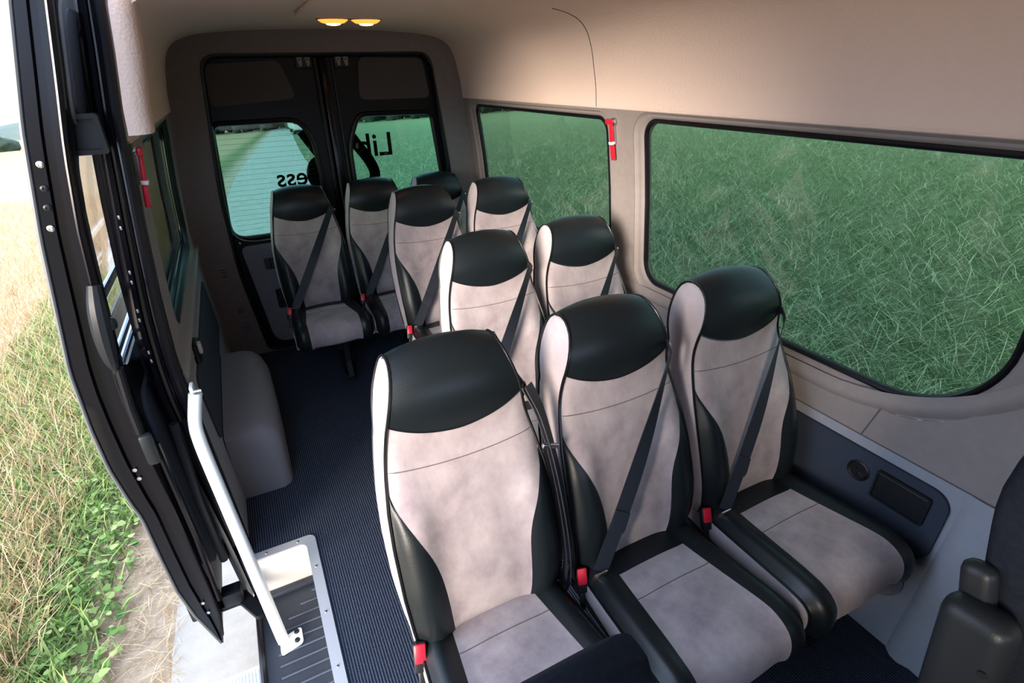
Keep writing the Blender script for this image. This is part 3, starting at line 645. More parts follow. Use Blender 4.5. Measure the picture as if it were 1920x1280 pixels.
for k in range(26):
    y = SY-.075-.047*k
    if y < -.58: break
    x0 = -.885+(.0 if k > 2 else .05*(3-k)); mb = MB(); mb.box(((x0+SX-.022)/2, y, TZ+.001), ((SX-.022)-x0, .007, .006), .002, seg=1); stp(mb, 'rib', 'step_rib')
for p in ((SX-.001, .56), (SX-.001, .34), (SX-.001, .12), (-.74, SY+.006), (-.86, SY+.006)):
    mb = MB(); mb.revolve([(.005, 0), (.004, .002), (.0001, .0025)], 10, Matrix.Translation((p[0], p[1], .0045))); stp(mb, 'rivet', 'steel')
mb = MB(); mb.tube([(-.94, y, TZ+.003) for y in lin(SY, -.6, 10)], .012, 8); stp(mb, 'sill_lip', 'rubber')
mb = MB(); mb.plate([(-.952, SY+.04), (-.925, SY+.04), (-.925, -.62), (-.952, -.62)], [], -.16, lambda a, b, d: (a, b, TZ-.015+d)); stp(mb, 'sill_face', 'black_satin')
# fold-out running board below the sill
rb = empty('running_board', (-1.06, -.05, -.47)); tag(rb, 'pale ribbed running board below the sliding door sill', 'running board')
inv_r = Matrix.Translation(rb.location).inverted()
mb = MB(); mb.box((-1.07, .01, -.47), (.22, 1.20, .025), .006); o = mb.build('board', 'white_metal', rb); o.matrix_parent_inverse = inv_r
for k in range(16):
    mb = MB(); mb.box((-1.165+.0125*k, .01, -.456), (.005, 1.16, .006), .001, seg=1); o = mb.build('rib', 'white_metal', rb); o.matrix_parent_inverse = inv_r
for y in (-.5, .3):
    mb = MB(); mb.box((-.98, y, -.42), (.06, .05, .10), .006); o = mb.build('bracket', 'steel', rb); o.matrix_parent_inverse = inv_r

# ================================================================== GRAB RAIL
gr = empty('grab_rail', (-.857, .45, TZ)); tag(gr, 'white tubular grab rail rising from the entry step', 'grab rail')
inv_g = Matrix.Translation(gr.location).inverted()
path = catmull([(-.862, .455, TZ+.006), (-.868, .47, -.14), (-.895, .545, .20), (-.925, .63, .55), (-.931, .652, .655), (-.929, .668, .70), (-.918, .685, .745), (-.905, .695, .79)], 6)
mb = MB(); mb.tube(path, .0205, 14); o = mb.build('tube', 'white_metal', gr); o.matrix_parent_inverse = inv_g
mb = MB(); mb.plate(rrect(-.875, -.795, .405, .475, .012), [], .006, lambda a, b, d: (a, b+(a+.83)*.25, TZ+.004+d)); o = mb.build('foot_plate', 'white_metal', gr); o.matrix_parent_inverse = inv_g
for p in ((-.815, .43), (-.813, .468)):
    mb = MB(); mb.revolve([(.010, 0), (.009, .006), (.005, .008), (.0001, .008)], 12, Matrix.Translation((p[0], p[1], TZ+.010))); o = mb.build('bolt', 'black_plastic', gr); o.matrix_parent_inverse = inv_g
mb = MB(); mb.box((-.912, .708, .80), (.012, .045, .035), .004); o = mb.build('upper_bracket', 'white_metal', gr); o.matrix_parent_inverse = inv_g
mb = MB(); mb.tube([(-.912, .69, .80), (-.885, .69, .80)], .006, 8); o = mb.build('bolt', 'steel', gr); o.matrix_parent_inverse = inv_g

# ================================================================== CEILING LAMPS
for i, (x, lab) in enumerate(((-.075, 'amber oval ceiling lamp nearer the sliding door'), (.075, 'amber oval ceiling lamp nearer the right windows'))):
    lp = empty('ceiling_lamp', (x, 1.78, 1.935)); tag(lp, lab, 'lamp', 'lit ceiling lamps')
    mb = MB(); mb.revolve([(.076, .008), (.074, -.004), (.070, -.008), (.068, .0)], 32, Matrix.Diagonal((1, .7, 1, 1))); mb.build('bezel', 'black_plastic', lp)
    mb = MB(); mb.revolve([(.068, .0), (.066, -.010), (.050, -.020), (.025, -.025), (.0001, -.026)], 32, Matrix.Diagonal((1, .7, 1, 1))); mb.build('lens', 'lamp_glow', lp)
    mb = MB(); mb.revolve([(.034, -.020), (.030, -.027), (.015, -.030), (.0001, -.031)], 24, Matrix.Diagonal((1, .7, 1, 1))); mb.build('bulb', 'bulb_glow', lp)

# ================================================================== EMERGENCY HAMMERS
def hammer(loc, rotm, label):
    h = empty('emergency_hammer', loc); tag(h, label, 'hammer', 'red emergency hammers on the pillars'); h.rotation_euler = rotm.to_euler()
    # local: x along the wall, y up, z out of the wall
    mb_ = MB(); mb_.plate(round_poly([(-.008, .005), (.012, .0), (.013, -.085), (-.005, -.085)], .004), [], .010, lambda a, b, d: (a, b, d)); mb_.build('holder', 'steel', h)
    mb_ = MB(); mb_.revolve([(.017, 0), (.016, .010), (.010, .014), (.0001, .015)], 20, Matrix.Translation((.008, .008, 0))); mb_.build('holder_cap', 'steel', h)
    mb_ = MB(); mb_.box((0, -.045, .016), (.016, .10, .014), .004, Matrix.Rotation(math.radians(-2), 3, 'Z')); mb_.build('handle', 'red_plastic', h)
    mb_ = MB(); mb_.box((-.008, .010, .017), (.046, .022, .016), .005); mb_.build('head', 'red_plastic', h)
    mb_ = MB(); mb_.box((.003, -.118, .016), (.021, .066, .015), .004, Matrix.Rotation(math.radians(3), 3, 'Z')); mb_.build('grip', 'red_plastic', h)
    mb_ = MB(); mb_.box((.001, -.078, .017), (.024, .012, .020), .002); mb_.build('clip', 'white_metal', h)
    return h
Mh = on_wall(.915, 1.488, -.002); hammer(Mh.translation, Mh.to_3x3(), 'red emergency hammer on the pillar between the two right windows')
zl_ = 1.50; sl = (xw(zl_+.05)-xw(zl_-.05))/.1; zax = Vector((1, 0, sl)).normalized(); xax = Vector((0, 0, 1)).cross(zax).normalized(); yax = zax.cross(xax)
hammer(Vector(fl(.835, 1.515, -.002)), Matrix((xax, yax, zax)).transposed(), 'red emergency hammer by the door pillar near the dark left window')

# ================================================================== PASSENGER SEATS
FRONT = [(-.212, .415), (-.232, .44), (-.238, .50), (-.228, .58), (-.196, .68), (-.158, .78), (-.120, .87), (-.094, .935), (-.088, .975), (-.092, 1.02), (-.085, 1.06), (-.064, 1.098), (-.030, 1.121), (0.0, 1.125)]
BACK = [(.030, 1.114), (.047, 1.085), (.050, 1.03), (.036, .97), (.010, .90), (-.030, .78), (-.070, .66), (-.105, .54), (-.125, .44), (-.135, .41)]
fp = catmull(FRONT, 8); bp_ = catmull([FRONT[-1]]+BACK, 8)
def arc(pts):
    d = [0]
    for i in range(1, len(pts)): d.append(d[-1]+float(np.linalg.norm(pts[i]-pts[i-1])))
    return np.array(d)/d[-1]
fa, ba = arc(fp), arc(bp_); fpa, bpa = np.array(fp), np.array(bp_)
def prof_at(v):
    if v <= 1: return np.interp(v, fa, fpa[:, 0]), np.interp(v, fa, fpa[:, 1])
    return np.interp(v-1, ba, bpa[:, 0]), np.interp(v-1, ba, bpa[:, 1])
def nrm_at(v):
    a = np.array(prof_at(max(0, v-.012))); b = np.array(prof_at(min(2, v+.012))); t = b-a; t /= (np.linalg.norm(t)+1e-9); return np.array([-t[1], t[0]])
WZ = [.40, .50, .60, .72, .80, .88, .95, .99, 1.03, 1.07, 1.10, 1.13]; WX = [.196, .206, .212, .211, .205, .192, .177, .170, .161, .149, .140, .131]
def bw(z): return float(np.interp(z, WZ, WX))
def S(u, v, lift=0.0):
    y, z = prof_at(v); n = nrm_at(v); au = abs(u)
    w = bw(z); head = sstep((z-.90)/.09) if v < 1.3 else 0.6
    k = head*.020*(1-au**2.2) + (1-head)*(.024*math.exp(-((au-.74)/.20)**2)*sstep((.88-z)/.16)) - (1-head)*.010*sstep((au-.88)/.12)*1.0
    if v > 1.3: k = .015*(1-au**2)
    k += lift
    return (u*w, y+n[0]*k, z+n[1]*k)
def v_of_z(z): 
    i = np.searchsorted(fpa[8:, 1], z)+8; return float(fa[min(i, len(fa)-1)])
VH_E, VH_C, VB = v_of_z(.995), v_of_z(.945), v_of_z(.865)
def vh(u): return VH_C+(VH_E-VH_C)*abs(u)**1.7
def ub(v):      # half share of the width that is suede at height v
    if v >= VB: return 1.0
    t = v/VB; return .53+.05*t+.42*sstep((t-.30)/.70)**1.6

def build_seat():
    root = empty('passenger_seat')
    us = lin(-1, 1, 25)
    # core that carries the covers
    mb = MB(); vs2 = lin(0, 2, 60); mb.grid(lambda u, v: S(u*.985, v, -.004), lin(-1, 1, 13), vs2); mb.build('back_core', 'shell_black', root, sharp=None)
    # suede centre
    mb = MB(); mb.grid(lambda q, s: (lambda v: S(q*ub(v), v))(s*vh(q)), us, lin(0, 1, 44)); mb.build('back_panel', 'suede', root, sharp=None)
    # leather side bolsters
    for sg in (-1, 1):
        mb = MB(); mb.grid(lambda q, s: (lambda v: S(sg*(ub(v)+(1-ub(v))*q), v, .0025*math.sin(math.pi*q)))(s*VB*.999), lin(0, 1, 9), lin(0, 1, 34), flip=sg < 0); mb.build('back_bolster', 'leather', root, sharp=None)
    # leather head section, over the top and down the back
    mb = MB(); mb.grid(lambda u, s: S(u, vh(u)+(1.30-vh(u))*s, .0015), us, lin(0, 1, 34)); mb.build('headrest', 'leather', root, sharp=None)
    mb = MB(); mb.grid(lambda u, s: S(u, 1.30+.70*s), lin(-1, 1, 13), lin(0, 1, 24)); mb.build('back_shell', 'shell_black', root, sharp=None)
    # suede side panels with piping
    for sg in (-1, 1):
        def side(q, s):
            a = S(sg, s); b = S(sg, 2-s); return tuple((1-q)*np.array(a)+q*np.array(b)+np.array([sg*.012*math.sin(math.pi*q)*math.sin(math.pi*min(.5, s+.12)), 0, 0]))
        mb = MB(); mb.grid(side, lin(0, 1, 9), lin(0, .995, 44), flip=sg > 0); mb.build('side_panel', 'suede_side', root, sharp=None)
        mb = MB(); mb.tube([S(sg*1.005, v, .001) for v in lin(.02, 1.97, 80)], .0042, 6); mb.build('piping', 'piping', root)
    # stitched seams
    vs_ = v_of_z(.885)
    mb = MB(); mb.tube([S(u, vs_-.02*(1-u*u)-.0, .0003) for u in lin(-.97, .97, 30)], .0013, 5); mb.build('stitch_seam', 'seam', root)
    mb = MB(); mb.tube([S(u, vh(u), .0012) for u in lin(-1, 1, 30)], .0022, 5); mb.build('headrest_seam', 'piping', root)
    # ---- cushion
    CP = catmull([(-.150, .405), (-.175, .432), (-.24, .447), (-.34, .455), (-.46, .466), (-.56, .474), (-.61, .468), (-.640, .446), (-.650, .41), (-.645, .37), (-.625, .345)], 6); ca = arc(CP); cpa = np.array(CP)
    def cprof(t): return np.interp(t, ca, cpa[:, 0]), np.interp(t, ca, cpa[:, 1])
    def cn(t):
        a = np.array(cprof(max(0, t-.015))); b = np.array(cprof(min(1, t+.015))); d = b-a; d /= np.linalg.norm(d); return np.array([d[1], -d[0]])
    def cw(t): return .188+.028*min(1, t/.7)
    def cub(t): return .52+.15*min(1, t/.72)
    def C(u, t, lift=0.0):
        y, z = cprof(t); n = cn(t); au = abs(u)
        k = .016*math.exp(-((au-.80)/.16)**2)*sstep(t/.2) - .022*sstep((au-.84)/.16)**2 + .006*(1-min(1, au/.6)**2) + lift
        return (u*cw(t), y+n[0]*k, z+n[1]*k)
    ce = empty('seat_cushion'); ce.parent = root
    mb = MB(); mb.grid(lambda q, t: C(q*cub(t), t), lin(-1, 1, 17), lin(.27, 1, 32)); mb.build('cushion_panel', 'suede', ce, sharp=None)
    mb = MB(); mb.grid(lambda q, t: C(q*cub(t), t, .0005), lin(-1, 1, 17), lin(0, .275, 8)); mb.build('cushion_rear', 'leather', ce, sharp=None)
    for sg in (-1, 1):
        mb = MB(); mb.grid(lambda q, t: C(sg*(cub(t)+(1-cub(t))*q), t), lin(0, 1, 10), lin(0, 1, 32)); mb.build('cushion_bolster', 'leather', ce, sharp=None)
        def cside(q, t):
            a = np.array(C(sg, t)); y, z = cprof(t); b = np.array([sg*(cw(t)-.006), max(-.628, a[1]), .352 if z > .36 else z]); return tuple((1-q)*a+q*b+np.array([sg*.010*math.sin(math.pi*q), 0, 0]))
        mb = MB(); mb.grid(cside, lin(0, 1, 7), lin(0, 1, 30)); mb.build('cushion_side', 'suede_side', ce, sharp=None)
        mb = MB(); mb.tube([C(sg*1.0, t, .0005) for t in lin(.01, .99, 40)], .0042, 6); mb.build('cushion_piping', 'piping', ce)
    mb = MB(); mb.tube([C(u*cub(.42), .42, .0002) for u in lin(-1, 1, 16)], .0013, 5); mb.build('cushion_seam', 'seam', ce)
    mb = MB(); mb.box((0, -.40, .348), (.40, .46, .03), .01); mb.build('seat_pan', 'shell_black', ce)
    # ---- belt buckle
    bk = empty('belt_buckle', (-.208, -.262, .425)); bk.parent = root; bk.rotation_euler = (math.radians(-28), math.radians(3), math.radians(-14))
    mb = MB(); mb.box((0, 0, .012), (.034, .024, .072), .006); mb.build('buckle_housing', 'black_plastic', bk)
    mb = MB(); mb.box((0, -.0105, .024), (.027, .010, .046), .003); mb.build('red_button', 'red_plastic', bk)
    mb = MB(); mb.box((0, .004, -.045), (.016, .008, .06), .003); mb.build('buckle_stalk', 'black_plastic', bk)
    # ---- shoulder guide
    gd = empty('belt_guide', (.176, -.070, .985)); gd.parent = root
    mb = MB(); mb.box((.010, .020, 0), (.014, .06, .035), .005, Matrix.Rotation(.2, 3, 'X')); mb.build('guide_block', 'black_plastic', gd)
    mb = MB(); mb.revolve([(.0065, -.004), (.006, .004), (.003, .007), (.0001, .007)], 12, Matrix.Translation((.014, -.008, .004)) @ Matrix.Rotation(math.radians(60), 4, 'X')); mb.build('guide_bolt', 'chrome', gd)
    # ---- legs
    for sx in (.055,):
        lg = empty('leg', (sx, 0, 0)); lg.parent = root
        mb = MB(); mb.plate(round_poly([(-.26, .34), (-.52, .34), (-.50, .28), (-.49, .12), (-.53, .03), (-.53, .012), (-.18, .012), (-.18, .03), (-.25, .12)], .012), [round_poly([(-.31, .27), (-.45, .27), (-.44, .12), (-.30, .12)], .02)], .012, lambda a, b, d: (d*2.6-.015, a, b)); mb.build('leg_plate', 'shell_black', lg)
        mb = MB(); mb.box((0, -.355, .008), (.05, .38, .014), .004); mb.build('foot', 'shell_black', lg)
        for y in (-.505, -.21):
            mb = MB(); mb.revolve([(.010, 0), (.010, .006), (.0001, .008)], 10, Matrix.Translation((-.012, y, .015))); mb.build('foot_bolt', 'steel', lg)
    mb = MB(); mb.tube([(-.19, -.30, .33), (.19, -.30, .33)], .014, 8); mb.build('cross_bar', 'shell_black', root)
    return root

def belt(root, mode='across'):
    if mode == 'across':
        a = np.array([.150, -.128, .985]); b = np.array([-.166, -.288, .480]); pts = []; wds = []
        for t in lin(0, 1, 15):
            p = a+(b-a)*t; p = p+np.array([0, -.012*math.sin(math.pi*t), 0]); pts.append(p)
            wds.append((1-t*.3, -.1-.5*t*0, .72))
        full = [np.array([.178, -.07, 1.005]), np.array([.168, -.105, 1.0])]+pts
        mb = MB(); mb.ribbon(full, .046, .0025, wdirs=[tuple((1-sstep(i_/11))*np.array([.62, .60, -.42])+sstep(i_/11)*np.array([.80, -.25, -.55])) for i_ in range(len(full))]); st = mb.build('belt_strap', 'webbing', root, sharp=30)
        k = 11; d = pts[k]
        mb = MB(); mb.ribbon([pts[k-1]+np.array([0, -.002, 0]), pts[k]+np.array([0, -.005, 0]), pts[k]*.7+pts[k+1]*.3+np.array([0, -.002, 0])], .047, .005, wdir=(.80, -.25, -.55)); mb.build('belt_fold', 'webbing', root)
        mb = MB(); mb.box(tuple(b+np.array([-.004, -.004, -.012])), (.040, .006, .035), .002, Matrix.Rotation(math.radians(20), 3, 'X')); mb.build('belt_tongue', 'steel', root)
    else:
        pts = catmull([(.182, -.075, 1.0), (.200, -.115, .93), (.214, -.165, .80), (.222, -.215, .62), (.222, -.235, .48), (.215, -.22, .40)], 5)
        mb = MB(); mb.ribbon(pts, .044, .0025, wdir=(.35, .9, .3)); mb.build('belt_strap', 'webbing', root, sharp=30)
        pts = [p+np.array([.010, -.012, 0]) for p in pts]
        mb = MB(); mb.ribbon(pts, .044, .0025, wdir=(.5, .8, .3)); mb.build('belt_strap', 'webbing', root, sharp=30)
        mb = MB(); mb.box((.212, -.165, .855), (.05, .012, .012), .003, Matrix.Rotation(.35, 3, 'Y')); mb.build('belt_tongue', 'steel', root)

def copy_tree(o, parent=None):
    c = o.copy(); col.objects.link(c); c.parent = parent
    for ch in o.children: copy_tree(ch, c)
    return c
seat0 = build_seat(); seatA = copy_tree(seat0); seatB = seat0
belt(seatA, 'hanging'); belt(seatB, 'across')
GRP = 'suede and leather passenger seats'
SEATS = [
    (-.284, 0.0, 0, 'front-row aisle seat, brightest suede back, belt hanging unused down its side'),
    (.183, 0.0, 0, 'front-row middle seat between the aisle seat and the window seat, belt across'),
    (.652, .005, 0, 'front-row window seat beside the large right window and dark wall panel'),
    (.190, .83, -.008, 'second-row aisle-side seat seen between front-row aisle and middle headrests, cushion hidden'),
    (.640, .85, -.012, 'second-row window seat in front of the pillar with the red hammer'),
    (.225, 1.72, .026, 'third-row aisle seat with red buckle at the aisle, ahead of rear row'),
    (.695, 1.75, .022, 'third-row window seat with headrest against the rear side window'),
    (-.316, 2.46, -.030, 'rear-row seat nearest the left wall, whole cushion and floor leg visible'),
    (.134, 2.46, -.030, 'rear-row middle seat half hidden by the third-row aisle seat'),
    (.580, 2.50, -.042, 'rear-row right seat of which only the dark headrest shows'),
]
first = True
for i, (x, y, dzz, lab) in enumerate(SEATS):
    if i == 0: r = seatA
    elif i == 1: r = seatB
    else: r = copy_tree(seatB)
    r.location = (x, y, dzz); tag(r, lab, 'seat', GRP)
    for ch in r.children:
        if ch.name.startswith('leg'): ch.location.z = -dzz; ch.scale.z = (.34+dzz)/.34
        if ch.name.startswith('seat_cushion') and i == 0: ch.location = (0, .085, -.003)

# ================================================================== FRONT SEATS (seen from behind the windscreen side)
# driver seat at the right edge
ds = empty('driver_seat', (.555, -.955, 0)); tag(ds, 'dark cloth driver seat cut off by the right picture edge', 'seat', 'dark front seats')
def soft_back(name, parent, c, w, z0, z1, y0, y1, thick, m, nar=.42):
    rings = []
    for t in lin(0, 1, 24):
        z = z0+(z1-z0)*t; y = y0+(y1-y0)*t; top = sstep((t-.72)/.28); ww = w*(1-nar*top**2)*(1-.06*(1-t)); th = thick*(1-.5*top**2)
        ring = []
        for a in np.linspace(0, 2*math.pi, 33)[:-1]:
            ca_, sa_ = math.cos(a), math.sin(a); ring.append((c+ww*math.copysign(abs(ca_)**.33, ca_), y+th*math.copysign(abs(sa_)**.38, sa_), z))
        rings.append(ring)
    top = rings[-1]; cx = np.mean(np.array(top), axis=0); rings.append([tuple(cx+(np.array(p)-cx)*.6+np.array([0, 0, .012])) for p in top]); rings.append([tuple(cx+(np.array(p)-cx)*.1+np.array([0, 0, .016])) for p in top])
    mb_ = MB(); mb_.loft(rings, True, True); return mb_.build(name, m, parent, sharp=60)
soft_back('backrest', ds, 0.0, .235, .42, 1.23, -.08, .075, .06, 'front_seat')
mb = MB(); mb.box((0, .10, 1.36), (.27, .10, .19), .045, seg=4); mb.build('headrest', 'front_seat', ds)
mb = MB(); mb.tube([(-.06, .09, 1.20), (-.06, .10, 1.30)], .007, 8); mb.build('headrest_post', 'steel', ds)
mb = MB(); mb.tube([(.06, .09, 1.20), (.06, .10, 1.30)], .007, 8); mb.build('headrest_post', 'steel', ds)
mb = MB(); mb.box((0, -.27, .40), (.48, .50, .14), .05, seg=4); mb.build('cushion', 'front_seat', ds)
mb = MB(); mb.box((0, -.25, .17), (.42, .42, .33), .02); mb.build('seat_base', 'black_plastic', ds)
arm = empty('armrest', (-.270, .012, .71)); arm.parent = ds
mb = MB(); mb.box((0, 0, 0), (.07, .10, .42), .028, Matrix.Rotation(math.radians(-6), 3, 'X'), seg=4); mb.build('armrest_body', 'grey_plastic', arm)
mb = MB(); mb.box((.03, .045, .21), (.04, .05, .10), .018, Matrix.Rotation(math.radians(-14), 3, 'X'), seg=3); mb.build('armrest_hinge', 'grey_plastic', arm)
mb = MB(); mb.revolve([(.006, 0), (.006, .003), (.0001, .003)], 12, Matrix.Translation((-.034, -.02, .12)) @ Matrix.Rotation(-math.pi/2, 4, 'Y')); mb.build('screw_hole', 'black_plastic', arm)

# front passenger bench back, just under the camera
ps = empty('front_passenger_seat', (-.49, -.80, 0)); tag(ps, 'dark backrest top at the bottom edge in front of the aisle seat', 'seat', 'dark front seats')
soft_back('backrest', ps, 0.0, .205, .42, 1.10, -.13, .0, .055, 'front_seat', .22)
mb = MB(); mb.box((0, -.30, .40), (.45, .46, .14), .05, seg=4); mb.build('cushion', 'front_seat', ps)
mb = MB(); mb.box((0, -.28, .17), (.40, .40, .33), .02); mb.build('seat_base', 'black_plastic', ps)

# ================================================================== OUTSIDE
def gz(x, y): return -.63 - .058*max(0, y-1.0) + .02*x - (0.0 if y > -3 else 0)
def terrain(name, xs, ys, m, dz_=0.0, label='', cat='ground'):
    mb_ = MB(); mb_.grid(lambda x, y: (x, y, gz(x, y)+dz_), xs, ys); return tag(mb_.build(name, m, sharp=None), label, cat, kind='structure')
def road_l(y): return float(np.interp(y, [-30, 8, 15, 25, 40, 60, 100, 160, 400], [-1.38, -1.38, -1.18, -.65, .6, 2.4, 6.2, 12.2, 40]))
ysg = [-60, -30, -15, -8, -4, -2, -1, 0, .5, 1, 1.5, 2, 3, 4, 5, 6, 8, 10, 13, 16, 20, 25, 32, 40, 50, 60, 80, 100, 130, 160, 220, 300, 420]
ysg = [-60, -30, -15, -8, -4, -2, -1, 0, .5, 1, 1.5, 2, 3, 4, 5, 6, 8, 10, 13, 16, 20, 25, 30, 35, 40, 50, 60, 80, 100, 130, 160, 220, 300, 400]
VX = [-400, -200, -100, -50, -25, -12, -6, -3, -2, -1.3, -.6, 0]
def verge_pt(q, y):
    x = road_l(y)+.6+VX[q]; return (x, y, gz(x, y)-.004)
mb = MB(); mb.grid(verge_pt, list(range(len(VX))), ysg); vg = mb.build('verge', 'verge_ground', sharp=None, fix=False)
at_ = vg.data.attributes.new('road_offset', 'FLOAT', 'POINT'); at_.data.foreach_set('value', [-1.38+.6+x for _ in ysg for x in VX])
tag(vg, 'dry verge and stubble field beside the open door', 'field', kind='structure')
def meadow_pt(q, y):
    x = road_l(y)+2.5+(500**q-1); return (x, y, gz(x, y)-.004)
mb = MB(); mb.grid(meadow_pt, lin(0, 1, 18), ysg); tag(mb.build('meadow', 'meadow_ground', sharp=None), 'green mown meadow beyond the right and rear windows', 'meadow', kind='structure')
mb = MB(); mb.grid(lambda q, y: (road_l(y)+3.1*q, y, gz(road_l(y)+3.1*q, y)+.012+(.03*math.sin(math.pi*q))), lin(0, 1, 7), [-30, -10, -3, 0, 1, 2, 4, 6, 8, 10, 12, 15, 18, 21, 25, 30, 35, 40, 50, 60, 80, 100, 130, 160, 250, 400]); tag(mb.build('road', 'concrete', sharp=None), 'pale narrow road running under and behind the van', 'road', kind='structure')

def blades(name, n, pos_fn, length, width, lean, m, label, cat):
    x, y = pos_fn(n); z = -.63-.058*np.maximum(0, y-1.0)+.02*x
    L = rng.uniform(*length, n); W = rng.uniform(*width, n); az = rng.uniform(0, 2*np.pi, n); tl = rng.uniform(*lean, n); a2 = rng.uniform(0, 2*np.pi, n)
    d = np.stack([np.cos(az)*np.sin(tl), np.sin(az)*np.sin(tl), np.cos(tl)], 1); wv = np.stack([np.cos(a2), np.sin(a2), np.zeros(n)], 1)
    base = np.stack([x, y, z+rng.uniform(0, .02, n)], 1)
    bend = np.stack([np.cos(az), np.sin(az), -np.ones(n)*.6], 1)*(L*rng.uniform(.05, .25, n))[:, None]
    p0 = base-wv*W[:, None]/2; p1 = base+wv*W[:, None]/2; mid = base+d*(L*.55)[:, None]; p2 = mid+wv*W[:, None]*.4; p3 = mid-wv*W[:, None]*.4; p4 = base+d*L[:, None]+bend
    V = np.stack([p0, p1, p2, p3, p4], 1).reshape(-1, 3)
    me = bpy.data.meshes.new(name); me.vertices.add(5*n); me.vertices.foreach_set('co', V.ravel())
    b = np.arange(n)*5; loops = np.stack([b, b+1, b+2, b+3, b+3, b+2, b+4], 1).ravel()
    me.loops.add(7*n); me.loops.foreach_set('vertex_index', loops.astype(np.int32)); me.polygons.add(2*n)
    st = np.stack([np.arange(n)*7, np.arange(n)*7+4], 1).ravel(); me.polygons.foreach_set('loop_start', st.astype(np.int32)); me.update(calc_edges=True); me.validate()
    me.materials.append(MAT[m]); o = bpy.data.objects.new(name, me); col.objects.link(o); return tag(o, label, cat, kind='stuff')
def pos_meadow(n):
    d = 2.0+26*rng.random(n)**2.2; y = rng.uniform(-3, 3, n)+d*rng.uniform(-.25, 1.25, n); return d, y
def pos_rear(n):
    y = 5+40*rng.random(n)**1.8; x = 2.1+y*.02+(rng.random(n))*(3+y*.5); return x, y
def pos_both(n):
    a = pos_meadow(int(n*.8)); b = pos_rear(n-int(n*.8)); return np.concatenate([a[0], b[0]]), np.concatenate([a[1], b[1]])
blades('mown_grass', 140000, pos_both, (.12, .36), (.003, .009), (.6, 1.4), 'meadow_blades', 'mown green grass lying loose outside the right and rear windows', 'grass')
def pos_weed(n):
    y = rng.uniform(.3, 9, n); x = -1.62-1.25*rng.beta(1.6, 1.6, n)*(1+.06*y); return x, y
blades('green_weeds', 26000, pos_weed, (.06, .24), (.005, .016), (.1, 1.2), 'weed_blades', 'green weeds along the verge beside the open door', 'weeds')
def pos_straw(n):
    y = .4+24*rng.random(n)**1.5; x = -1.95-(.6+.45*y)*rng.random(n)**.9; return x, y
blades('dry_grass', 60000, pos_straw, (.10, .34), (.003, .007), (.05, .9), 'straw_blades', 'dry golden grass and stubble left of the open door', 'grass')
def pos_litter(n):
    y = rng.uniform(.2, 6, n); x = -1.36-.6*rng.random(n)**1.3; return x, y
blades('straw_litter', 7000, pos_litter, (.03, .14), (.002, .005), (1.2, 1.55), 'straw_blades', 'scattered straw lying on the dirt strip by the road edge', 'straw')

# clover-like leaves in the weeds
mb = MB()
for k in range(2600):
    y = random.uniform(.5, 6); x = -1.6-random.random()*1.1; z = gz(x, y)+random.uniform(.02, .10); a = random.uniform(0, 6.28); r = random.uniform(.012, .03); t = random.uniform(-.4, .4)
    mb.add([(x+r*math.cos(a+q*math.pi/3)*(1 if q % 2 else .75), y+r*math.sin(a+q*math.pi/3)*(1 if q % 2 else .75), z+t*r*math.cos(q*math.pi/3)) for q in range(6)], [tuple(range(6))])
tag(mb.build('leafy_weeds', 'weed_blades', fix=False, sharp=None), 'low round-leaved weeds between the grass on the verge', 'weeds', kind='stuff')

# forest edge behind the rear windows
def make_tree(seed):
    t = empty('forest_tree'); rs = random.Random(seed)
    bm = bmesh.new(); bmesh.ops.create_icosphere(bm, subdivisions=3, radius=1.0)
    for v in bm.verts:
        p = v.co.copy(); n = noise.noise(p*1.7+Vector((seed*3.1, 0, 0)))*.35+noise.noise(p*4.3+Vector((seed, 5, 0)))*.18
        v.co = p*(1+n); v.co.z *= 1.35
    bmesh.ops.scale(bm, vec=(1.8, 1.8, 4.4), verts=bm.verts); bmesh.ops.translate(bm, vec=(0, 0, 5.9), verts=bm.verts)
    mb_ = MB(); mb_.bm(bm); mb_.build('crown', 'tree_crown', t, sharp=None)
    mb_ = MB(); mb_.tube([(0, 0, -.5), (.1, 0, 2), (0, .1, 5)], [.35, .28, .2], 8); mb_.build('trunk', 'bark', t)
    return t
protos = [make_tree(k) for k in range(3)]; used = [False]*3
LABT = 'dark tree of the forest edge far behind the rear windows'
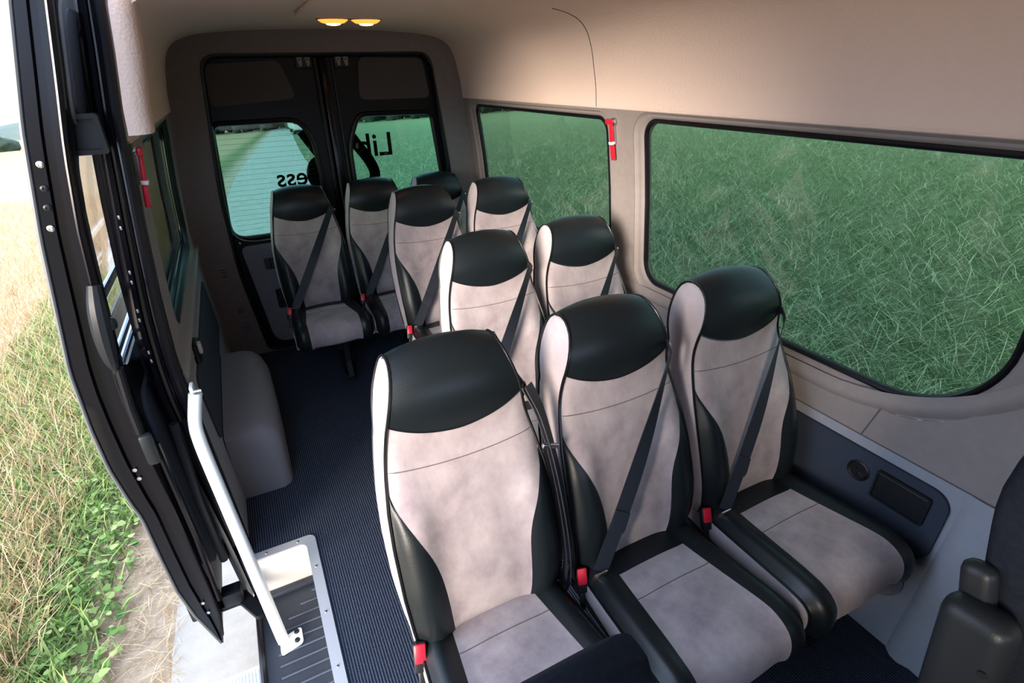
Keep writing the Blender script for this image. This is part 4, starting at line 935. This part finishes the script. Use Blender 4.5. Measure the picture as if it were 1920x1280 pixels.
for row in range(3):
    for k in range(17):
        az = math.radians(-8+2.3*k+row*.77); D = 112+row*7+random.uniform(-.8, .8)
        j = (k+row) % 3
        t = protos[j] if not used[j] else copy_tree(protos[j]); used[j] = True
        x = CAM[0]+D*math.sin(az); y = CAM[1]+D*math.cos(az); s = random.uniform(.92, 1.05); t.location = (x, y, gz(x, y)-.3); t.scale = (s, s, s*random.uniform(.95, 1.15)); t.rotation_euler = (0, 0, random.uniform(0, 6))
        tag(t, LABT, 'tree', 'forest edge trees')
for k, (az, D, s) in enumerate(((-15.6, 125, .5), (-17.2, 130, .6))):
    t = copy_tree(protos[k]); a = math.radians(az); x = CAM[0]+D*math.sin(a); y = CAM[1]+D*math.cos(a); t.location = (x, y, gz(x, y)-1); t.scale = (s*2.6, s*2.6, s*.6)
    tag(t, ('low tree clump on the skyline, right against the open door edge', 'low tree clump on the skyline at the left picture edge')[k], 'tree', 'skyline tree clumps')
mb = MB()
def hillz(q, r): return None
rings = []
for az in np.linspace(-70, 40, 40):
    a = math.radians(az); x = CAM[0]+700*math.sin(a); y = CAM[1]+700*math.cos(a); h = 1.70-700*(.052+.008*math.sin(az*.21)+.004*math.sin(az*.63+1)); x2 = CAM[0]+900*math.sin(a); y2 = CAM[1]+900*math.cos(a)
    rings.append([(x*.8, y*.8, -90), (x, y, h-6), (x*1.05, y*1.05, h), (x2, y2, h-30)])
mb.loft(rings, False); tag(mb.build('hills', 'hill', sharp=None), 'hazy wooded hills on the far skyline', 'hills', kind='structure')

# white truck parked on the road behind
tk = empty('truck', (8.2, 78.0, gz(8.2, 78))); tag(tk, 'white truck on the road seen through the left rear window', 'truck')
mb = MB(); mb.box((0, 1.5, 1.75), (2.1, 4.0, 2.3), .06); mb.build('cargo_box', 'truck_white', tk)
mb = MB(); mb.box((0, -1.3, 1.25), (1.9, 1.5, 1.6), .15); mb.build('cab', 'truck_white', tk)
mb = MB(); mb.box((0, -2.04, 1.55), (1.6, .05, .6), .02); mb.build('windscreen', 'black_paint', tk)
mb = MB(); mb.box((0, 0, .45), (1.8, 5.2, .25), .03); mb.build('chassis', 'black_satin', tk)
for sx in (-.85, .85):
    for y in (-1.3, 2.4):
        mb = MB(); mb.revolve([(.02, -.11), (.38, -.11), (.40, -.08), (.40, .08), (.38, .11), (.02, .11)], 18, Matrix.Translation((sx, y, .40)) @ Matrix.Rotation(math.pi/2, 4, 'Y')); mb.build('wheel', 'rubber', tk)
